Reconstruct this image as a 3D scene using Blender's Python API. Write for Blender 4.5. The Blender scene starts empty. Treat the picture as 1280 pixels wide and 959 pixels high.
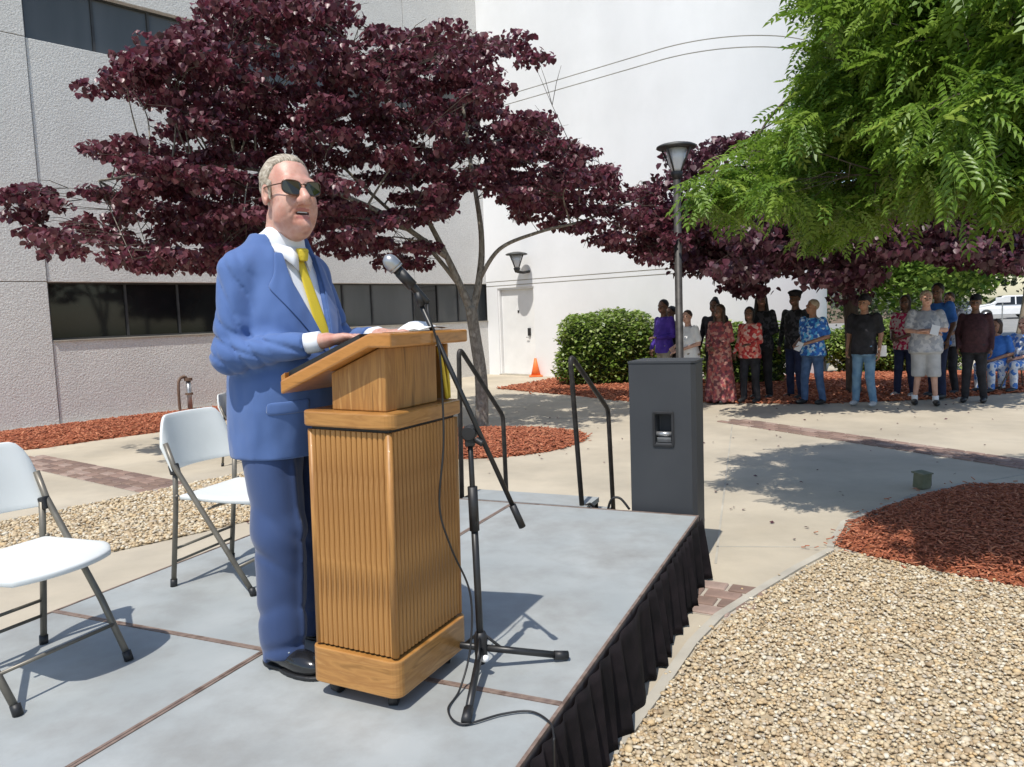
import bpy, math, random
import numpy as np
from mathutils import Vector, Matrix
random.seed(7); RS=np.random.RandomState(11)
SC=bpy.context.scene; COL=SC.collection; R=math.radians
# ---------------------------------------------------------------- camera, sky, sun, exposure
HC=1.63; PITCH=R(5.2); ROLL=R(2.1)
cam=bpy.data.cameras.new('camera'); cam.sensor_fit='HORIZONTAL'; cam.sensor_width=36; cam.lens=36*960/1280
cam.clip_end=2000; cam.clip_start=.05
camo=bpy.data.objects.new('camera',cam); COL.objects.link(camo); SC.camera=camo
fw=Vector((0,math.cos(PITCH),-math.sin(PITCH))); r0=Vector((1,0,0)); u0=r0.cross(fw)
rr=r0*math.cos(ROLL)-u0*math.sin(ROLL); uu=u0*math.cos(ROLL)+r0*math.sin(ROLL)
M=Matrix((rr,uu,-fw)).transposed().to_4x4(); M.translation=Vector((0,0,HC)); camo.matrix_world=M
SUN_EL=R(62); SUN_DIR=Vector((.407,.914,0))            # the way the light travels over the ground
w=bpy.data.worlds.new('World'); SC.world=w; w.use_nodes=True
nt=w.node_tree; bg=nt.nodes['Background']; sk=nt.nodes.new('ShaderNodeTexSky'); sk.sky_type='NISHITA'; sk.sun_disc=False
sk.sun_elevation=SUN_EL; sk.sun_rotation=math.atan2(-SUN_DIR.x,-SUN_DIR.y); sk.altitude=20; sk.air_density=1.1; sk.dust_density=.7
nt.links.new(sk.outputs[0],bg.inputs[0]); bg.inputs[1].default_value=.15
sl=bpy.data.lights.new('sun','SUN'); sl.energy=4.1; sl.angle=R(.53); sl.color=(1,.955,.88)
so=bpy.data.objects.new('sun',sl); COL.objects.link(so)
ld=Vector((SUN_DIR.x*math.cos(SUN_EL),SUN_DIR.y*math.cos(SUN_EL),-math.sin(SUN_EL)))
so.rotation_euler=ld.to_track_quat('-Z','Y').to_euler()
SC.view_settings.view_transform='Standard'; SC.view_settings.look='None'; SC.view_settings.exposure=.12; SC.view_settings.gamma=1
SC.cycles.use_denoising=True if hasattr(SC,'cycles') else None
# ---------------------------------------------------------------- materials
def mat(name,cols,scale=5,rough=.6,bump=0,bscale=None,metal=0,detail=4,stretch=(1,1,1),tex='noise',trans=0,attr=None,spec=.5,lo=.35,hi=.65,coat=0,dirt=None,bdist=.01,coord='Object',sheen=0,distort=0):
    m=bpy.data.materials.new(name); m.use_nodes=True; t=m.node_tree; N=t.nodes; L=t.links
    b=N['Principled BSDF']; b.inputs['Roughness'].default_value=rough; b.inputs['Metallic'].default_value=metal
    b.inputs['Specular IOR Level'].default_value=spec; b.inputs['Coat Weight'].default_value=coat
    if sheen: b.inputs['Sheen Weight'].default_value=sheen
    cols=[(c,c,c) if isinstance(c,(int,float)) else c for c in cols]
    tc=N.new('ShaderNodeTexCoord'); mp=N.new('ShaderNodeMapping'); mp.inputs['Scale'].default_value=stretch
    L.new(tc.outputs[coord],mp.inputs[0])
    if attr:
        a=N.new('ShaderNodeAttribute'); a.attribute_name=attr; f=a.outputs['Fac']; lo,hi=0,1
    elif tex=='voronoi':
        v=N.new('ShaderNodeTexVoronoi'); v.inputs['Scale'].default_value=scale; L.new(mp.outputs[0],v.inputs[0])
        sp=N.new('ShaderNodeSeparateColor'); L.new(v.outputs['Color'],sp.inputs[0]); f=sp.outputs[0]; lo,hi=0,1
    elif tex=='wave':
        v=N.new('ShaderNodeTexWave'); v.inputs['Scale'].default_value=scale; v.inputs['Distortion'].default_value=distort or 4
        v.inputs['Detail'].default_value=detail; v.inputs['Detail Scale'].default_value=1.4
        L.new(mp.outputs[0],v.inputs[0]); f=v.outputs['Fac']; lo,hi=0,1
    else:
        v=N.new('ShaderNodeTexNoise'); v.inputs['Scale'].default_value=scale; v.inputs['Detail'].default_value=detail
        v.inputs['Distortion'].default_value=distort; L.new(mp.outputs[0],v.inputs[0]); f=v.outputs['Fac']
    cr=N.new('ShaderNodeValToRGB'); e=cr.color_ramp.elements; n=len(cols)
    while len(e)<n: e.new(.5)
    for i,c in enumerate(cols):
        e[i].position=lo+(hi-lo)*i/max(1,n-1); e[i].color=(*c,1)
    if attr or tex=='voronoi': cr.color_ramp.interpolation='LINEAR' if attr else 'CONSTANT'
    L.new(f,cr.inputs[0]); out=cr.outputs[0]
    if dirt:
        dn=N.new('ShaderNodeTexNoise'); dn.inputs['Scale'].default_value=dirt[1]; dn.inputs['Detail'].default_value=8; dn.inputs['Roughness'].default_value=.65
        L.new(tc.outputs[coord],dn.inputs[0]); dr=N.new('ShaderNodeValToRGB'); dr.color_ramp.elements[0].position=.42; dr.color_ramp.elements[1].position=.72
        L.new(dn.outputs['Fac'],dr.inputs[0]); mu=N.new('ShaderNodeMath'); mu.operation='MULTIPLY'; mu.inputs[1].default_value=dirt[2]; L.new(dr.outputs[0],mu.inputs[0])
        mx=N.new('ShaderNodeMixRGB'); mx.inputs[2].default_value=(*dirt[0],1); L.new(mu.outputs[0],mx.inputs[0]); L.new(out,mx.inputs[1]); out=mx.outputs[0]
    L.new(out,b.inputs['Base Color'])
    if bump:
        bn=N.new('ShaderNodeTexNoise'); bn.inputs['Scale'].default_value=bscale or scale; bn.inputs['Detail'].default_value=1.2 if name in('suit','trouser') else 5; bn.inputs['Roughness'].default_value=.6
        L.new(mp.outputs[0],bn.inputs[0]); bb=N.new('ShaderNodeBump'); bb.inputs['Strength'].default_value=bump; bb.inputs['Distance'].default_value=bdist
        L.new(bn.outputs['Fac'],bb.inputs['Height']); L.new(bb.outputs[0],b.inputs['Normal'])
    if name=='skin':
        b.inputs['Subsurface Weight'].default_value=.12; b.inputs['Subsurface Radius'].default_value=(.01,.004,.002); b.inputs['Subsurface Scale'].default_value=1
    if trans:
        tr=N.new('ShaderNodeBsdfTranslucent'); L.new(out,tr.inputs[0]); ms=N.new('ShaderNodeMixShader'); ms.inputs[0].default_value=trans
        L.new(b.outputs[0],ms.inputs[1]); L.new(tr.outputs[0],ms.inputs[2]); L.new(ms.outputs[0],N['Material Output'].inputs[0])
    return m
MT={}
def D(k,*a,**kw): MT[k]=mat(k,*a,**kw)
D('concrete',[(.45,.39,.295),(.53,.465,.36)],scale=.9,rough=.85,bump=.25,bscale=60,detail=8,dirt=((.28,.25,.20),.8,.6),bdist=.004)
D('concrete_edge',[(.40,.37,.31),(.50,.46,.38)],scale=3,rough=.9,bump=.3,bscale=60,dirt=((.2,.18,.15),2,.5),bdist=.004)
D('brick',[(.22,.14,.11),(.33,.225,.18),(.27,.19,.155)],scale=1.7,rough=.9,bump=.4,bscale=70,detail=6,bdist=.004,coord='Object')
D('mortar',[(.38,.33,.27),(.48,.43,.36)],scale=12,rough=.95)
D('gravel_base',[(.34,.27,.17),(.46,.38,.26)],scale=30,rough=.95,bump=.5,bscale=60)
D('pebble',[(.32,.225,.13),(.54,.43,.275),(.40,.28,.15),(.62,.53,.38),(.48,.365,.215),(.70,.64,.51),(.44,.37,.28),(.56,.40,.21),(.64,.55,.38)],attr='rnd',rough=.65)
D('mulch_base',[(.20,.055,.022),(.36,.11,.045)],scale=25,rough=.95,bump=.8,bscale=40,bdist=.03)
D('mulch',[(.20,.058,.030),(.48,.155,.075),(.33,.095,.045),(.58,.24,.125)],attr='rnd',rough=.9)
D('grass',[(.13,.14,.05),(.24,.22,.10)],scale=.4,rough=.95,detail=8)
D('asphalt',[(.24,.235,.22),(.31,.30,.275)],scale=1,rough=.9,detail=8)
D('stucco',[(.62,.605,.575),(.76,.745,.71)],scale=40,rough=.92,bump=1,bscale=34,detail=8,dirt=((.48,.46,.43),.7,.35),bdist=.018)
D('wall_dark',[(.10,.10,.095),(.14,.14,.13)],scale=5,rough=.9)
D('white_wall',[(.76,.765,.77),(.82,.825,.83)],scale=.7,rough=.8,bump=.35,bscale=3.0,detail=6,dirt=((.66,.665,.66),.35,.5),stretch=(1,1,.35),bdist=.02)
D('white_paint',[(.74,.74,.73),(.80,.80,.79)],scale=3,rough=.5)
D('glass_dark',[(.008,.009,.010),(.016,.018,.018)],scale=.8,rough=.06,spec=.5)
D('glass_grey',[(.075,.08,.08),(.11,.115,.115)],scale=1.5,rough=.12,stretch=(1,1,.2))
D('frame_dark',[(.03,.03,.032),(.05,.05,.05)],rough=.5)
D('deck',[(.31,.332,.332),(.385,.405,.40)],scale=2.2,rough=.62,bump=.15,bscale=40,detail=8,dirt=((.22,.215,.20),2.4,.75),bdist=.003)
D('deck_trim',[(.13,.085,.065),(.24,.175,.14),(.17,.12,.10)],scale=14,rough=.6,stretch=(1,1,1))
D('skirt_cloth',[(.007,.006,.007),(.016,.012,.014)],scale=9,rough=.95,bump=.3,bscale=20,spec=.2)
D('oak',[(.18,.080,.018),(.42,.205,.056),(.30,.135,.034),(.50,.265,.085)],scale=9,rough=.46,stretch=(5,5,.35),detail=6,bump=.2,bscale=60,lo=.3,hi=.7,coat=.06,distort=.6,bdist=.002)
D('oak_flat',[(.25,.115,.026),(.44,.215,.060),(.34,.155,.040),(.50,.265,.085)],scale=9,rough=.36,stretch=(.5,.5,4),detail=6,lo=.3,hi=.7,coat=.12,distort=.8)
D('oak_board',[(.30,.125,.024),(.47,.205,.050),(.38,.16,.034)],scale=7,rough=.32,stretch=(1.2,1.2,6),detail=5,lo=.3,hi=.7,coat=.4,distort=.8)
D('black',[(.010,.010,.011),(.022,.022,.024)],scale=8,rough=.5)
D('black_gloss',[(.008,.008,.009),(.016,.016,.017)],scale=8,rough=.18,coat=.5)
D('black_metal',[(.014,.014,.015),(.03,.03,.03)],scale=12,rough=.38,metal=.2)
D('iron',[(.02,.017,.016),(.045,.038,.034)],scale=20,rough=.5,metal=.3)
D('speaker_grey',[(.033,.036,.041),(.040,.043,.048)],scale=3,rough=.62,bump=.15,bscale=260,bdist=.0006)
D('grille',[(.018,.02,.023),(.035,.037,.04)],scale=60,rough=.6)
D('chrome',[.62,.75],rough=.2,metal=1)
D('grey_metal',[(.32,.33,.34),(.5,.5,.5)],scale=10,rough=.35,metal=.7)
D('chair_plastic',[(.68,.70,.68),(.76,.78,.76)],scale=4,rough=.42,bump=.2,bscale=90,bdist=.001)
D('chair_tube',[(.15,.135,.11),(.21,.19,.155)],scale=12,rough=.42,metal=.35)
D('suit',[(.052,.108,.28),(.078,.148,.355)],scale=3.2,rough=.85,bump=.7,bscale=8,detail=3,sheen=.2,bdist=.03,stretch=(1.3,1.3,.7))
D('suit_dark',[(.02,.04,.11),(.03,.06,.16)],scale=3,rough=.85)
D('trouser',[(.024,.050,.138),(.038,.075,.195)],scale=3,rough=.85,bump=.6,bscale=4,detail=3,sheen=.2,bdist=.03,stretch=(1.2,1.2,.5))
D('shirt_white',[(.74,.77,.82),(.80,.82,.86)],scale=6,rough=.75)
D('tie_yellow',[(.66,.50,.03),(.78,.60,.05),(.60,.44,.02)],scale=90,rough=.5,tex='wave')
D('skin',[(.47,.225,.165),(.62,.37,.29),(.54,.27,.205)],scale=16,rough=.46,bump=.35,bscale=170,bdist=.0015,detail=9,dirt=((.45,.16,.11),11,.35))
D('lip',[(.42,.15,.125),(.50,.20,.17)],scale=9,rough=.4)
D('mouth_dark',[(.06,.02,.018),(.09,.03,.025)],rough=.6)
D('teeth',[.62,.7],rough=.3)
D('hair_grey',[(.20,.155,.11),(.40,.34,.26),(.58,.52,.43)],scale=110,rough=.6,stretch=(2.5,.35,.5),detail=5,bump=1,bscale=90,bdist=.005)
D('lens',[(.012,.011,.007),(.022,.019,.010)],rough=.05,coat=.6)
D('tortoise',[(.03,.015,.008),(.10,.045,.015)],scale=60,rough=.2)
D('paper',[.8,.85],rough=.7)
D('yellow_strap',[(.65,.45,.02),(.75,.55,.05)],scale=20,rough=.6)
D('cone_orange',[(.80,.16,.03),(.88,.22,.05)],scale=6,rough=.5)
D('bark_grey',[(.10,.085,.065),(.30,.27,.225),(.17,.145,.115),(.36,.33,.28)],scale=14,rough=.95,bump=1,bscale=24,detail=6,stretch=(1,1,.5),lo=.3,hi=.7,bdist=.02)
D('bark_dark',[(.06,.045,.035),(.13,.10,.08)],scale=12,rough=.95,bump=1,bscale=22,stretch=(1,1,.4),bdist=.02)
D('bark_pale',[(.24,.19,.14),(.36,.29,.22)],scale=8,rough=.95,bump=1,bscale=12,stretch=(1,1,.3),bdist=.02)
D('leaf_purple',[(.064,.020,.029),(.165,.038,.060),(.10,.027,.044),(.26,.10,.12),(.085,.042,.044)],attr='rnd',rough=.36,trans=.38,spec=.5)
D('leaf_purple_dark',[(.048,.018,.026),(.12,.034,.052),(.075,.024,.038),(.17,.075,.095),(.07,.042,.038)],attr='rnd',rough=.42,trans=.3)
D('leaf_green',[(.088,.18,.022),(.22,.345,.042),(.14,.25,.03),(.34,.455,.08)],attr='rnd',rough=.42,trans=.42)
D('leaf_hedge',[(.07,.14,.022),(.24,.34,.055),(.14,.22,.035),(.46,.52,.22)],attr='rnd',rough=.35,trans=.3)
D('leaf_far',[(.045,.085,.025),(.11,.16,.045),(.075,.11,.04)],attr='rnd',rough=.7,trans=.3)
D('leaf_far_grey',[(.075,.10,.06),(.13,.155,.085)],attr='rnd',rough=.8,trans=.2)
D('leaf_bright',[(.05,.12,.02),(.14,.24,.03),(.25,.36,.07)],attr='rnd',rough=.6,trans=.4)
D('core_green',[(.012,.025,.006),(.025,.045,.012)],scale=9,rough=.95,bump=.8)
D('lamp_lid',[(.045,.047,.05),(.10,.10,.09)],scale=6,rough=.5,metal=.3)
D('lamp_glass',[.62,.7],rough=.15,coat=.4)
D('pole',[(.035,.033,.032),(.07,.065,.06)],scale=10,rough=.55,metal=.3)
D('rust_pipe',[(.13,.08,.055),(.22,.15,.11)],scale=15,rough=.8,metal=.2)
D('far_wall',[(.21,.155,.115),(.27,.20,.15)],scale=3,rough=.9)
D('far_roof',[(.13,.12,.115),(.18,.165,.15)],scale=3,rough=.9)
D('car_white',[.74,.78],rough=.2,coat=.8)
D('car_blue',[(.02,.05,.09),(.03,.07,.12)],rough=.2,coat=.8)
D('car_grey',[(.10,.13,.18),(.13,.16,.22)],rough=.2,coat=.8)
D('car_silver',[(.35,.42,.5),(.4,.46,.54)],rough=.25,metal=.4,coat=.6)
D('tyre',[.015,.03],scale=20,rough=.8)
D('sign_white',[.72,.78],rough=.4)
D('fix_green',[(.13,.14,.08),(.22,.21,.13)],scale=10,rough=.6)
# ---------------------------------------------------------------- object helpers
def tag(o,label=None,cat=None,group=None,kind=None):
    if label: o['label']=label
    if cat: o['category']=cat
    if group: o['group']=group
    if kind: o['kind']=kind
    return o
def empty(name,loc=(0,0,0),rz=0,label=None,cat=None,group=None):
    o=bpy.data.objects.new(name,None); COL.objects.link(o); o.location=loc; o.rotation_euler=(0,0,rz); o.empty_display_size=.1
    return tag(o,label,cat,group)
def mesh(name,V,F,mats,parent=None,smooth=False,mi=None,rnd=None):
    me=bpy.data.meshes.new(name)
    if isinstance(V,np.ndarray) and isinstance(F,np.ndarray):
        nv,nf,k=len(V),len(F),F.shape[1]
        me.vertices.add(nv); me.vertices.foreach_set('co',V.astype(np.float32).ravel())
        me.loops.add(nf*k); me.loops.foreach_set('vertex_index',F.astype(np.int32).ravel())
        me.polygons.add(nf); me.polygons.foreach_set('loop_start',(np.arange(nf)*k).astype(np.int32))
        me.polygons.foreach_set('loop_total',np.full(nf,k,np.int32)); me.update(calc_edges=True)
    else:
        me.from_pydata([tuple(map(float,v)) for v in V],[],[tuple(map(int,f)) for f in F]); me.update()
    for m in (mats if isinstance(mats,(list,tuple)) else [mats]): me.materials.append(MT[m] if isinstance(m,str) else m)
    if mi is not None: me.polygons.foreach_set('material_index',np.asarray(mi,np.int32))
    if smooth: me.polygons.foreach_set('use_smooth',np.ones(len(me.polygons),bool))
    if rnd is not None:
        a=me.attributes.new('rnd','FLOAT','FACE'); a.data.foreach_set('value',np.asarray(rnd,np.float32))
    me.validate(clean_customdata=False) if False else None
    o=bpy.data.objects.new(name,me); COL.objects.link(o)
    if parent: o.parent=parent
    return o
def copytree(o,parent=None):
    c=o.copy(); COL.objects.link(c)
    if parent: c.parent=parent
    for ch in list(o.children): copytree(ch,c)
    return c
def bevel(o,w=.004,seg=2,ang=35):
    m=o.modifiers.new('bevel','BEVEL'); m.width=w; m.segments=seg; m.limit_method='ANGLE'; m.angle_limit=R(ang); return o
def sm(o):
    o.data.polygons.foreach_set('use_smooth',np.ones(len(o.data.polygons),bool)); return o
class MB:
    def __init__(s): s.V=[];s.F=[];s.M=[]
    def add(s,V,F,m=0):
        n=len(s.V); s.V+= [tuple(v) for v in V]; s.F+=[tuple(i+n for i in f) for f in F]; s.M+=[m]*len(F); return s
    def box(s,c,d,rz=0,m=0,rx=0,ry=0):
        rot=Matrix.Rotation(rz,3,'Z')@Matrix.Rotation(ry,3,'Y')@Matrix.Rotation(rx,3,'X')
        V=[Vector(c)+rot@Vector((x*d[0]/2,y*d[1]/2,z*d[2]/2)) for z in (-1,1) for y in (-1,1) for x in (-1,1)]
        return s.add(V,[(0,2,3,1),(4,5,7,6),(0,1,5,4),(2,6,7,3),(0,4,6,2),(1,3,7,5)],m)
    def tube(s,pts,r,n=8,m=0,cap=True):
        pts=[Vector(p) for p in pts]; k=len(pts); rs=r if isinstance(r,(list,tuple)) else [r]*k
        V=[];F=[];prev=None
        for i,p in enumerate(pts):
            t=(pts[min(i+1,k-1)]-pts[max(i-1,0)])
            if t.length<1e-9: t=Vector((0,0,1))
            t.normalize()
            if prev is None: prev=t.orthogonal().normalized()
            a=(prev-t*prev.dot(t)); a=a.normalized() if a.length>1e-6 else t.orthogonal().normalized(); prev=a; b=t.cross(a)
            for j in range(n):
                an=2*math.pi*j/n; V.append(p+(a*math.cos(an)+b*math.sin(an))*rs[i])
        for i in range(k-1):
            for j in range(n):
                F.append((i*n+j,i*n+(j+1)%n,(i+1)*n+(j+1)%n,(i+1)*n+j))
        if cap: F.append(tuple(range(n-1,-1,-1))); F.append(tuple((k-1)*n+j for j in range(n)))
        return s.add(V,F,m)
    def lathe(s,prof,c=(0,0,0),n=24,m=0,cap=True):
        V=[];F=[];k=len(prof)
        for r,z in prof:
            for j in range(n):
                a=2*math.pi*j/n; V.append((c[0]+r*math.cos(a),c[1]+r*math.sin(a),c[2]+z))
        for i in range(k-1):
            for j in range(n): F.append((i*n+j,i*n+(j+1)%n,(i+1)*n+(j+1)%n,(i+1)*n+j))
        if cap: F.append(tuple(range(n-1,-1,-1))); F.append(tuple((k-1)*n+j for j in range(n)))
        return s.add(V,F,m)
    def prism(s,poly,z0,z1,m=0):
        n=len(poly); V=[(x,y,z0) for x,y in poly]+[(x,y,z1) for x,y in poly]
        F=[tuple(range(n-1,-1,-1)),tuple(range(n,2*n))]+[(i,(i+1)%n,n+(i+1)%n,n+i) for i in range(n)]
        return s.add(V,F,m)
    def xf(s,Mx):
        s.V=[tuple(Mx@Vector(v)) for v in s.V]; return s
    def build(s,name,mats,parent=None,smooth=False):
        return mesh(name,s.V,s.F,mats,parent,smooth,mi=s.M)
def spline(pts,n=6):
    P=[Vector(p) for p in pts]; out=[]
    for i in range(len(P)-1):
        a=P[max(i-1,0)];b=P[i];c=P[i+1];d=P[min(i+2,len(P)-1)]
        for k in range(n):
            t=k/n; out.append(.5*((2*b)+(c-a)*t+(2*a-5*b+4*c-d)*t*t+(3*b-a-3*c+d)*t**3))
    out.append(P[-1]); return out
def local(o):  # hook: world matrix for a root with z rotation
    return Matrix.Translation(o.location)@o.rotation_euler.to_matrix().to_4x4()
# ---------------------------------------------------------------- signed distance sculpting
def grid(lo,hi,h):
    ax=[np.arange(lo[i],hi[i]+h,h,dtype=np.float32) for i in range(3)]
    X=np.stack(np.meshgrid(*ax,indexing='ij'),-1); return X.reshape(-1,3),X.shape[:3]
def rc(P,a,b,r1,r2,s=(1,1,1)):
    s=np.array(s,np.float32); a=np.array(a,np.float32);b=np.array(b,np.float32); ba=(b-a)/s; pa=(P-a)/s
    h=np.clip(pa@ba/max(1e-9,float(ba@ba)),0,1); return np.linalg.norm(pa-h[:,None]*ba,axis=1)-(r1+(r2-r1)*h)
def el(P,c,r,rot=None):
    q=P-np.array(c,np.float32)
    if rot is not None: q=q@np.array(rot,np.float32)
    r=np.array(r,np.float32); k0=np.linalg.norm(q/r,axis=1); k1=np.linalg.norm(q/(r*r),axis=1); return k0*(k0-1)/np.maximum(k1,1e-6)
def smin(a,b,k):
    h=np.maximum(k-np.abs(a-b),0)/k; return np.minimum(a,b)-h*h*k*.25
def smax(a,b,k): return -smin(-a,-b,k)
def loftsdf(P,keys,e=2.3):
    z=P[:,2]; K=np.array(keys,np.float32); o=np.argsort(K[:,0]); K=K[o]
    rx=np.interp(z,K[:,0],K[:,1]);ry=np.interp(z,K[:,0],K[:,2]);cy=np.interp(z,K[:,0],K[:,3])
    cx=np.interp(z,K[:,0],K[:,4]) if K.shape[1]>4 else 0
    u=np.abs((P[:,0]-cx)/rx);v=np.abs((P[:,1]-cy)/ry)
    d=((u**e+v**e)**(1/e)-1)*np.minimum(rx,ry)
    return np.maximum(d,np.maximum(K[0,0]-z,z-K[-1,0]))
def nz(P,f,seed=0):
    s=seed*1.7; x,y,z=P[:,0]*f,P[:,1]*f,P[:,2]*f
    return (np.sin(x*1.1+y*1.7+s)+np.sin(y*1.3-z*1.9+s*2)+np.sin(z*1.2+x*2.1+s*3)+np.sin(x*2.7-z*2.3+y+s))*.25
def iso(fn,lo,hi,h):
    P,sh=grid(lo,hi,h); D=fn(P).reshape(sh); s=D<0
    c=[(i,j,k) for i in (0,1) for j in (0,1) for k in (0,1)]
    def sub(A,o): return A[o[0]:sh[0]-1+o[0],o[1]:sh[1]-1+o[1],o[2]:sh[2]-1+o[2]]
    n=sum(sub(s,o).astype(np.int8) for o in c); act=(n>0)&(n<8)
    idx=-np.ones(act.shape,np.int64); idx[act]=np.arange(act.sum()); I=np.argwhere(act)
    acc=np.zeros((len(I),3));cnt=np.zeros(len(I))
    for a in c:
        for ax in range(3):
            if a[ax]==0:
                b=list(a);b[ax]=1
                da=D[I[:,0]+a[0],I[:,1]+a[1],I[:,2]+a[2]];db=D[I[:,0]+b[0],I[:,1]+b[1],I[:,2]+b[2]]
                m=(da<0)!=(db<0); t=np.where(m,da/(da-db+1e-12),0); p=np.tile(np.array(a,float),(len(I),1)); p[:,ax]+=t
                acc[m]+=p[m]; cnt[m]+=1
    V=(I+acc/cnt[:,None])*h+np.array(lo); F=[]
    for ax in range(3):
        o=[0,1,2]; o.remove(ax); a1,a2=o
        sl0=[slice(None)]*3;sl1=[slice(None)]*3; sl0[ax]=slice(0,-1);sl1[ax]=slice(1,None)
        d=s[tuple(sl0)]!=s[tuple(sl1)]; E=np.argwhere(d)
        E=E[(E[:,a1]>0)&(E[:,a2]>0)&(E[:,a1]<sh[a1]-1)&(E[:,a2]<sh[a2]-1)]
        def g(d1,d2):
            q=E.copy();q[:,a1]-=d1;q[:,a2]-=d2; return idx[q[:,0],q[:,1],q[:,2]]
        Q=np.stack([g(1,1),g(0,1),g(0,0),g(1,0)],1); fl=s[E[:,0],E[:,1],E[:,2]]
        if ax==1: fl=~fl
        Q[~fl]=Q[~fl][:,::-1]; F.append(Q)
    return V,np.concatenate(F)
def merge(parts):
    V=[];F=[];n=0
    for v,f in parts: V.append(v);F.append(f+n);n+=len(v)
    return np.concatenate(V),np.concatenate(F)
# ---------------------------------------------------------------- foliage helpers
def dec(s): return np.array([[float(c)/100 for c in t.split(',')] for t in s.split()])
HEART=np.array([(0,0,0),(-.42,.05,.06),(-.5,.42,.10),(-.28,.78,.04),(0,1.0,-.06),(.28,.78,.04),(.5,.42,.10),(.42,.05,.06),(0,.5,-.02)])
HEART_F=[(0,1,2,8),(8,2,3,4),(0,8,6,7),(8,4,5,6)]
SIMPLE=np.array([(0,0,0),(-.34,.5,.08),(0,1,-.05),(.34,.5,.08)]); SIMPLE_F=[(0,1,2,3)]
def rotmats(n,rs,tilt=(.2,1.2),droop=True):
    yaw=rs.uniform(0,2*np.pi,n); pt=rs.uniform(tilt[0],tilt[1],n); ro=rs.uniform(-.6,.6,n)
    cy,sy,cp,sp,cr,sr=np.cos(yaw),np.sin(yaw),np.cos(pt),np.sin(pt),np.cos(ro),np.sin(ro)
    Y=np.stack([-sy*cp,cy*cp,-sp],1)                      # leaf axis, drooping
    X0=np.stack([cy,sy,np.zeros(n)],1); Z0=np.cross(X0,Y); X=X0*cr[:,None]+Z0*sr[:,None]; Z=np.cross(X,Y)
    return X,Y,Z
def leaves(name,C,size,tmpl,tf,m,parent,rs,tilt=(.2,1.2),kind='stuff'):
    n=len(C); X,Y,Z=rotmats(n,rs,tilt); s=size*rs.uniform(.65,1.25,n)
    V=(C[:,None,:]+s[:,None,None]*(tmpl[None,:,0,None]*X[:,None,:]+tmpl[None,:,1,None]*Y[:,None,:]+tmpl[None,:,2,None]*Z[:,None,:])).reshape(-1,3)
    F=(np.array(tf)[None]+(np.arange(n)*len(tmpl))[:,None,None]).reshape(-1,len(tf[0]))
    o=mesh(name,V,F,m,parent,rnd=np.repeat(rs.rand(n),len(tf)))
    if kind: o['kind']=kind
    return o
def blobpts(cl,n,rad,rs,flat=.4):
    k=len(cl); idx=rs.randint(0,k,n); u=rs.normal(size=(n,3)); u/=np.linalg.norm(u,axis=1)[:,None]; u*=(rs.rand(n)**.45)[:,None]
    u[:,2]*=flat; return cl[idx]+u*rad
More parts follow.
